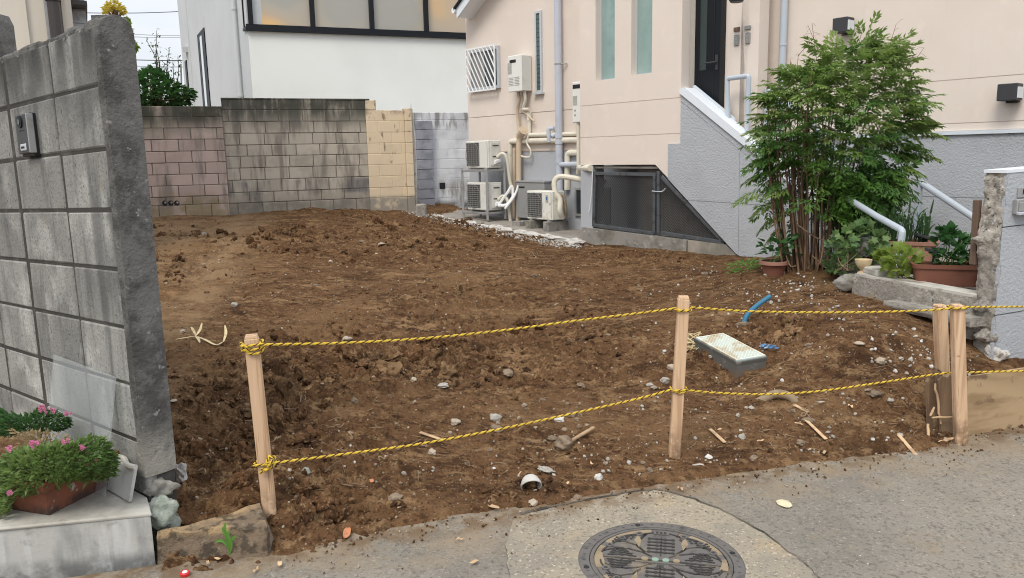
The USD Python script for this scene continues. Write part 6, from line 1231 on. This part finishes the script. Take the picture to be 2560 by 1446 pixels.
# round pot left of the canes
rp = aty(1935, 655, BY-.15); rp[2] = gbase(rp[0], rp[1])+.0
pt = thing('flower_pot', 'round terracotta-pink pot standing left of the bush canes', 'pot', rp)
build(pt, 'bowl', lathe([(0, 0), (.085, .0), (.115, .11), (.118, .11), (.10, .10), (0, .095)], rp, 28), M['terra'], 40); build(pt, 'rim', lathe([(.105, .105), (.133, .105), (.135, .135), (.108, .135)], rp, 28), M['terrapale'], 40); build(pt, 'soil', lathe([(0, .12), (.108, .115)], rp, 20), M['soil'])
P_, d = cloud([(1900, 600), (1990, 590), (1995, 640), (1905, 640)], 60, rp[1], .12, gv, 1.); hv, hf = heart()
pp_ = thing('potted_plant', 'broad-leaved green plant growing in the round pink pot', 'plant', rp+[0, 0, .12]); build(pp_, 'leaves', leafcloud(P_, d, hv, hf, gv.uniform(.05, .09, 60), gv), M['broad'], kind='stuff'); stems(pp_, P_, rp+[0, 0, .11], 6, .003, M['weed'], gv)
P_, d = cloud([(1830, 650), (1890, 636), (1905, 655), (1870, 664), (1815, 660)], 160, BY+.25, .12, gv, 1.); P_[:, 2] = gbase(P_[:, 0], P_[:, 1]) + gv.uniform(.0, .09, 160); top('weeds', leafcloud(P_, d, *leaflet(1, .35), gv.uniform(.03, .06, 160), gv), M['weed'], 'low green weeds at the foot of the stair wall left of the bush', 'weeds', kind='stuff')
# urn
up0 = kp + np.array([.06, .06, .008]); up0 = aty(2157, 684, float(up0[1])); top('garden_urn', lathe([(0, 0), (.042, 0), (.044, .008), (.022, .022), (.020, .03), (.045, .055), (.060, .085), (.063, .10), (.066, .115), (.058, .115), (.052, .09), (0, .085)], up0, 32), M['urn'], 'small cream stone-coloured urn standing on the end of the garden kerb', 'urn', smooth=40)
# ivy
P_, d = cloud([(2072, 610), (2110, 580), (2150, 560), (2195, 575), (2215, 600), (2225, 640), (2200, 665), (2175, 640), (2140, 645), (2125, 680), (2080, 685), (2065, 650)], 330, 6.62, .20, gv, .8); lv_, lf_ = lobed(); d = d*[.7, .7, .5] + gv.normal(0, .12, d.shape)
iv = thing('ivy_plant', 'variegated ivy trailing beside the urn under the bush', 'ivy', aty(2110, 680, 6.3)); lo = P_[:, 0] < aty(2120, 640, 6.3)[0]
build(iv, 'leaves', leafcloud(P_[~lo], d[~lo], lv_, lf_, gv.uniform(.055, .095, (~lo).sum()), gv, 2.6), M['ivy'], kind='stuff'); build(iv, 'leaves', leafcloud(P_[lo], d[lo], lv_, lf_, gv.uniform(.045, .075, lo.sum()), gv, 2.6), M['ivydark'], kind='stuff'); stems(iv, P_, aty(2110, 676, 6.3), 10, .003, M['bark'], gv)
P_, d = cloud([(2190, 640), (2240, 622), (2300, 640), (2312, 690), (2262, 700), (2215, 680)], 120, 5.95, .14, gv, .9)
yp = thing('young_plant', 'young plant with yellowish lobed leaves around the handrail foot', 'plant', aty(2250, 695, 5.95)); build(yp, 'leaves', leafcloud(P_, d, lv_, lf_, gv.uniform(.06, .11, 120), gv, 2.2), M['limeleaf'], kind='stuff'); stems(yp, P_, aty(2250, 698, 5.95), 9, .003, M['nandina_red'], gv)
# planters
def trough(name, lab, c, L, w, h, az, m, taper=.86):
    a = math.radians(az); t = np.array([math.sin(a), math.cos(a), 0]); n_ = np.array([t[1], -t[0], 0]); th = thing(name, lab, 'planter', c)
    ff = lambda x, y, z: c + t*x*(taper+(1-taper)*z/h) + n_*y*(taper+(1-taper)*z/h) + [0, 0, z]
    outer = shapely.box(-L/2, -w/2, L/2, w/2).buffer(-.04).buffer(.04); 
    def shell(poly, z0, z1, hole=None):
        mm = trimesh.creation.extrude_polygon(poly if hole is None else poly.difference(hole), z1-z0, engine='earcut'); return trimesh.Trimesh(np.array([ff(x, y, z+z0) for x, y, z in mm.vertices]), mm.faces, process=False)
    build(th, 'body', shell(outer, 0, h-.02, outer.buffer(-.012)), m, 40); build(th, 'base', shell(outer.buffer(-.013), 0, .02), m); build(th, 'rim', shell(outer.buffer(.012), h-.03, h, outer.buffer(-.012)), m, 40); build(th, 'soil', shell(outer.buffer(-.014), h-.06, h-.04), M['soil'], 40); return th
c1_ = aty(2362, 712, 5.75); trough('planter', 'long reddish brown planter standing right behind the garden kerb', c1_, .46, .20, .16, 110., M['terra'])
P_, d = cloud([(2335, 600), (2350, 575), (2375, 570), (2405, 595), (2435, 590), (2440, 660), (2345, 665)], 190, 5.72, .10, gv, 1.); hv, hf = heart(1.0)
gp = thing('leafy_plant', 'green round-leaved seedlings growing in the long brown planter', 'plant', c1_+[0, 0, .12]); build(gp, 'leaves', leafcloud(P_, d, hv, hf, gv.uniform(.035, .065, 190), gv), M['broad'], kind='stuff'); stems(gp, P_, c1_+[0, 0, .12], 14, .003, M['weed'], gv)
c2_ = aty(2250, 650, 6.7); trough('planter', 'pale terracotta trough with strap-leaved plants behind the handrail post', c2_, .56, .22, .17, 118., M['terrapale'])
sp_ = thing('strap_leaf_plant', 'strap-leaved plants filling the pale terracotta trough', 'plant', c2_+[0, 0, .15]); sm = MB()
for k in range(95):
    t_ = np.array([math.sin(math.radians(118)), math.cos(math.radians(118)), 0]); b_ = c2_ + t_*gv.uniform(-.34, .2) + [0, 0, .14]; a = gv.uniform(0, 6.28); l_ = gv.uniform(.2, .42); o = np.array([math.cos(a), math.sin(a), 0])*gv.uniform(.05, .22); sm.add(flatleaf([b_, b_+o*.35+[0, 0, l_*.6], b_+o+[0, 0, l_*gv.uniform(.6, 1.)]], .009, nrm=o+[0, 0, .3]))
build(sp_, 'leaves', sm, M['strap'], kind='stuff')
def solar(lab, x0, y0, x1, y1, Y, k=1.):
    b_, t_ = aty(x0, y0, Y), aty(x1, y1, Y); th = thing('solar_light', lab, 'garden light', b_); build(th, 'spike', tube([b_, t_], .011*k, 8), M['blackmat']); build(th, 'head', cbox(lambda a, b, c: t_+np.array([-.02+a, b, c-.35*a]), -.06*k, .05*k, -.04*k, .04*k, -.012, .014, .004), M['lampbody'])
solar('black solar garden light stuck in the pale terracotta trough', 2292, 618, 2312, 592, 6.6); solar('small black solar light stuck in the left end of the brown planter', 2331, 665, 2336, 628, 5.76, .7)
lt = aty(2165, 640, 6.6); ltn = thing('garden_lantern', 'grey garden lantern with black top half hidden by the ivy', 'lantern', lt); build(ltn, 'post', tube([lt-[0, 0, .12], lt], .03, 10), M['blackmat']); build(ltn, 'shade', lathe([(0, 0), (.045, 0), (.062, .14), (0, .14)], lt, 16), M['galv'], 40); build(ltn, 'cap', lathe([(0, .14), (.075, .14), (.07, .165), (0, .18)], lt, 16), M['lampbody'], 40)

# ------------------------------------------------ flower planter on the step
fc0 = onz(122, 1290, .21); fr0 = onz(228, 1236, .21); ux_ = (fr0-fc0)/np.linalg.norm(fr0-fc0); vx_ = np.array([-ux_[1], ux_[0], 0]); Lp, Wp = .30, .20
pf = lambda a, b, c: fc0 + ux_*(a*Lp - (.10*(c/.15))*(.5-a)*.6) + vx_*(b*Wp - (.10*(c/.15))*(.5-b)*.6) + [0, 0, c]
fp_ = thing('flower_planter', 'old flaking terracotta planter on the concrete step', 'planter', fc0)
build(fp_, 'body', cbox(pf, 0, 1, 0, 1, 0, .125, .012), M['terraold'], 40); build(fp_, 'rim', cbox(pf, -.05, 1.05, -.06, 1.06, .118, .15, .01), M['terraold'], 40); build(fp_, 'soil', hexa(pf, .05, .95, .05, .95, .150, .153), M['soil'])
Yc = float((fc0+vx_*Wp/2)[1]); lv5, lf5 = leaflet(1., .42, .15, .1)
def bedding(poly, n, Y0, hy, m, g, smin=.018, smax=.034):
    P_, d = cloud(poly, n, Y0, hy, g, .9); return P_, leafcloud(P_, d, lv5, lf5, g.uniform(smin, smax, n), g)
P_, lm = bedding([(0, 1180), (20, 1140), (60, 1125), (120, 1120), (180, 1110), (230, 1095), (265, 1110), (285, 1150), (280, 1195), (230, 1205), (190, 1200), (140, 1215), (95, 1230), (50, 1245), (20, 1290), (0, 1290)], 3200, Yc-.02, .16, 'bedding', gv, .022, .042)
fl = thing('flowering_plant', 'bushy light green flowering plant spilling over the old terracotta planter', 'plant', fc0+[0, 0, .15]); build(fl, 'foliage', lm, M['bedding'], kind='stuff'); stems(fl, P_, fc0+ux_*.15+vx_*.1+[0, 0, .14], 14, .0022, M['dryplant'], gv)
P_, lm2 = bedding([(25, 1075), (80, 1085), (150, 1085), (185, 1110), (120, 1130), (50, 1130)], 420, Yc+.06, .08, 'dry', gv, .015, .03); build(fl, 'dry_shoots', lm2, M['dryplant'], kind='stuff')
def flowers(par, L, Y0):
    for (x, y) in L:
        c = aty(x, y, Y0+gv.normal(0, .02)); f_ = MB()
        for j in range(5):
            q = c + gv.normal(0, .009, 3)*[1, .6, .7]
            for a in range(5): f_.add(*place(*heart(1.1), np.array([q]), frames(np.array([[math.cos(a*1.257), -.35, math.sin(a*1.257)]]), gv, .2), np.array([.009])).__dict__.get('x', (None, None)) if False else (lambda m: (m.vertices, m.faces))(place(*heart(1.1), np.array([q]), frames(np.array([[math.cos(a*1.257), -.35, math.sin(a*1.257)]]), gv, .2), np.array([.009]))))
        build(par, 'flower', f_, M['flower'], kind='stuff')
flowers(fl, [(92, 1106), (80, 1108), (160, 1104), (20, 1122), (26, 1232), (205, 1120)], Yc-.13)
P_, lm = bedding([(0, 1090), (0, 1020), (25, 1035), (60, 1045), (95, 1030), (140, 1032), (172, 1050), (165, 1075), (110, 1080), (60, 1085)], 1500, Yc+.30, .10, 'beddark', gv)
f2 = thing('flowering_plant', 'darker green flowering plant behind the planter against the block wall', 'plant', aty(80, 1090, Yc+.3)); build(f2, 'foliage', lm, M['beddark'], kind='stuff'); flowers(f2, [(106, 1018), (103, 1022), (165, 1031), (128, 1026)], Yc+.2)
# acrylic sheet and tile leaning on the wall
M['acrylic'] = usdkit.material(stage, LK+'/acrylic', {'t': ('transparent_bsdf', {'color': (.93, .945, .94)}), 'g': ('glossy_bsdf', {'roughness': .05, 'color': (.5, .5, .5)}), 'd': ('diffuse_bsdf', {'color': (.55, .56, .56)}), 'm': ('mix_closure', {'fac': .05}), 'm2': ('mix_closure', {'fac': .10})}, [('t.BSDF', 'm.closure1'), ('g.BSDF', 'm.closure2'), ('m.closure', 'm2.closure1'), ('d.BSDF', 'm2.closure2')], surface='m2.closure')
s_a, s_b = LW.sz(318, 1100)[0], LW.sz(165, 1050)[0]
def fA(a, b, c): z0 = .215; return LW.at(a, z0+.0+b, .10*(1-b/.52)+.012+c) - np.array([0, 0, LW.k*a])
top('clear_sheet', hexa(fA, s_a, s_b, 0, .50, 0, .004), M['acrylic'], 'clear acrylic sheet leaning against the block wall behind the planter', 'plastic sheet')
s_c = LW.sz(345, 1200)[0]
def fT(a, b, c): return LW.at(a, .215+b, .055*(1-b/.2)+.006+c+.012*math.sin(a*30)) - np.array([0, 0, LW.k*a])
tl = thing('clay_tile', 'whitish clay tile leaning at the foot of the wall end', 'tile', LW.at(s_c, .215, .03)); build(tl, 'body', cbox(fT, s_c-.075, s_c+.14, 0, .135, 0, .014, .004), M['tileclay']); build(tl, 'rolled_edge', tube([fT(s_c-.07+.02*k, .139, .008) for k in range(10)], .012, 8), M['slabtop'])
# grass weed on the kerb stone
wd = onz(572, 1378, .02); wg_ = thing('grass_weed', 'fresh green grass weed growing from the old kerb block', 'grass', wd)
for q_ in ([(575, 1390), (570, 1350), (560, 1330), (556, 1318)], [(574, 1380), (565, 1340), (562, 1316), (566, 1306)], [(574, 1372), (558, 1354), (545, 1352), (538, 1358)], [(575, 1385), (578, 1360), (570, 1338), (575, 1325)], [(572, 1362), (583, 1345), (590, 1340)]): build(wg_, 'blade', flatleaf([aty(x, y, wd[1]-.02-.003*i) for i, (x, y) in enumerate(q_)], .006, nrm=(.2, -1, .2)), M['weed'])
# ------------------------------------------------ shrub, trees, wires behind the walls
sy = 16.; P_, d = cloud([(318, 265), (330, 215), (345, 185), (380, 170), (410, 185), (430, 205), (480, 225), (485, 245), (460, 268), (390, 275)], 1500, sy, .8, gv, .4); hv, hf = heart(.75)
sb = thing('shrub', 'dark green leafy shrub rising behind the pinkish back wall', 'shrub', aty(395, 300, sy)); P2s = P_; build(sb, 'foliage', leafcloud(P_, d, hv, hf, gv.uniform(.07, .15, len(P_)), gv), M['shrub'], kind='stuff')
cr = aty(395, 420, sy); build(sb, 'trunk', tube(smoothpath([cr, aty(392, 300, sy), aty(398, 220, sy)]), np.linspace(.06, .02, 17), 7), M['bark'], True)
for k in range(9): build(sb, 'branch', tube(smoothpath([aty(393, 310, sy), aty(393+gv.normal(0, 20), 260, sy+gv.normal(0, .2)), P_[gv.integers(len(P_))]], 5), np.linspace(.03, .008, 11), 6), M['bark'], True)
st_ = MB(); sl_ = [];
for (x0, y0, x1, y1) in ((392, 200, 392, 76), (390, 180, 366, 100), (420, 215, 424, 122), (400, 180, 388, 110), (440, 235, 432, 150), (340, 200, 338, 150), (415, 220, 410, 160), (430, 240, 445, 140)):
    a, b = aty(x0, y0, sy), aty(x1, y1, sy); p_ = smoothpath([a, (a+b)/2+gv.normal(0, .05, 3), b], 8); st_.add(tube(p_, np.linspace(.012, .005, len(p_)), 4)); sl_ += [q+gv.normal(0, .035, 3) for q in p_[3:] for _ in range(2)]
sl_ = np.array(sl_); build(sb, 'shoots', st_, M['twig'], kind='stuff'); build(sb, 'shoot_leaves', leafcloud(sl_, gv.normal(0, 1, sl_.shape)+[0, 0, .6], *leaflet(1, .4), gv.uniform(.05, .09, len(sl_)), gv), M['beddark'], kind='stuff')
ty = 24.; tr = thing('pollard_tree', 'small pollarded tree with yellow top leaves and lime lower leaves beyond the wall', 'tree', aty(292, 400, ty))
build(tr, 'trunk', tube(smoothpath([aty(296, 420, ty), aty(293, 200, ty), aty(286, 60, ty), aty(288, 42, ty)]), np.linspace(.16, .10, 25), 9), M['bark'], True)
for x, y in ((268, 26), (280, 20), (296, 18), (306, 30), (288, 14)): build(tr, 'branch', tube(smoothpath([aty(287, 46, ty), aty((287+x)/2, (46+y)/2+4, ty), aty(x, y, ty)], 5), np.linspace(.07, .02, 11), 6), M['bark'], True)
P_, d = cloud([(258, 20), (268, 8), (282, 5), (296, 10), (310, 22), (313, 34), (300, 36), (288, 26), (270, 32), (262, 34)], 230, ty, .5, gv, .4); build(tr, 'yellow_crown', leafcloud(P_, d, hv, hf, gv.uniform(.08, .14, 230), gv, 2.), M['goldleaf'], kind='stuff')
P_, d = cloud([(296, 60), (320, 48), (330, 75), (328, 95), (345, 118), (330, 138), (322, 130), (318, 100), (300, 75)], 520, ty, .4, gv, .4); build(tr, 'lower_leaves', leafcloud(P_, d, hv, hf, gv.uniform(.07, .14, 520), gv), M['limeleaf'], kind='stuff')
for k, (ya, yb, r) in enumerate(((29, 21, .018), (70, 88, .010), (78, 92, .010), (136, 149, .022), (150, 166, .012))):
    a, b = aty(120, ya-.0*(k), 38.), aty(560, yb, 42.); p_ = [a+(b-a)*t-[0, 0, .6*t*(1-t)] for t in np.linspace(0, 1, 16)]
    top('utility_wire', tube(p_, r, 5), M['wire'], ['thick overhead wire crossing the sky highest, through the yellow tree top', 'upper of two thin overhead wires in the gap of sky', 'lower of two thin overhead wires in the gap of sky', 'thick low overhead wire above the shrub', 'lowest thin overhead wire just above the shrub'][k], 'wire')
ap_ = aty(456, 300, 19.); top('antenna_pole', tube([ap_, aty(452, 160, 19.)], .02, 6), M['pole'], 'thin grey pole standing beside the white house corner', 'pole')
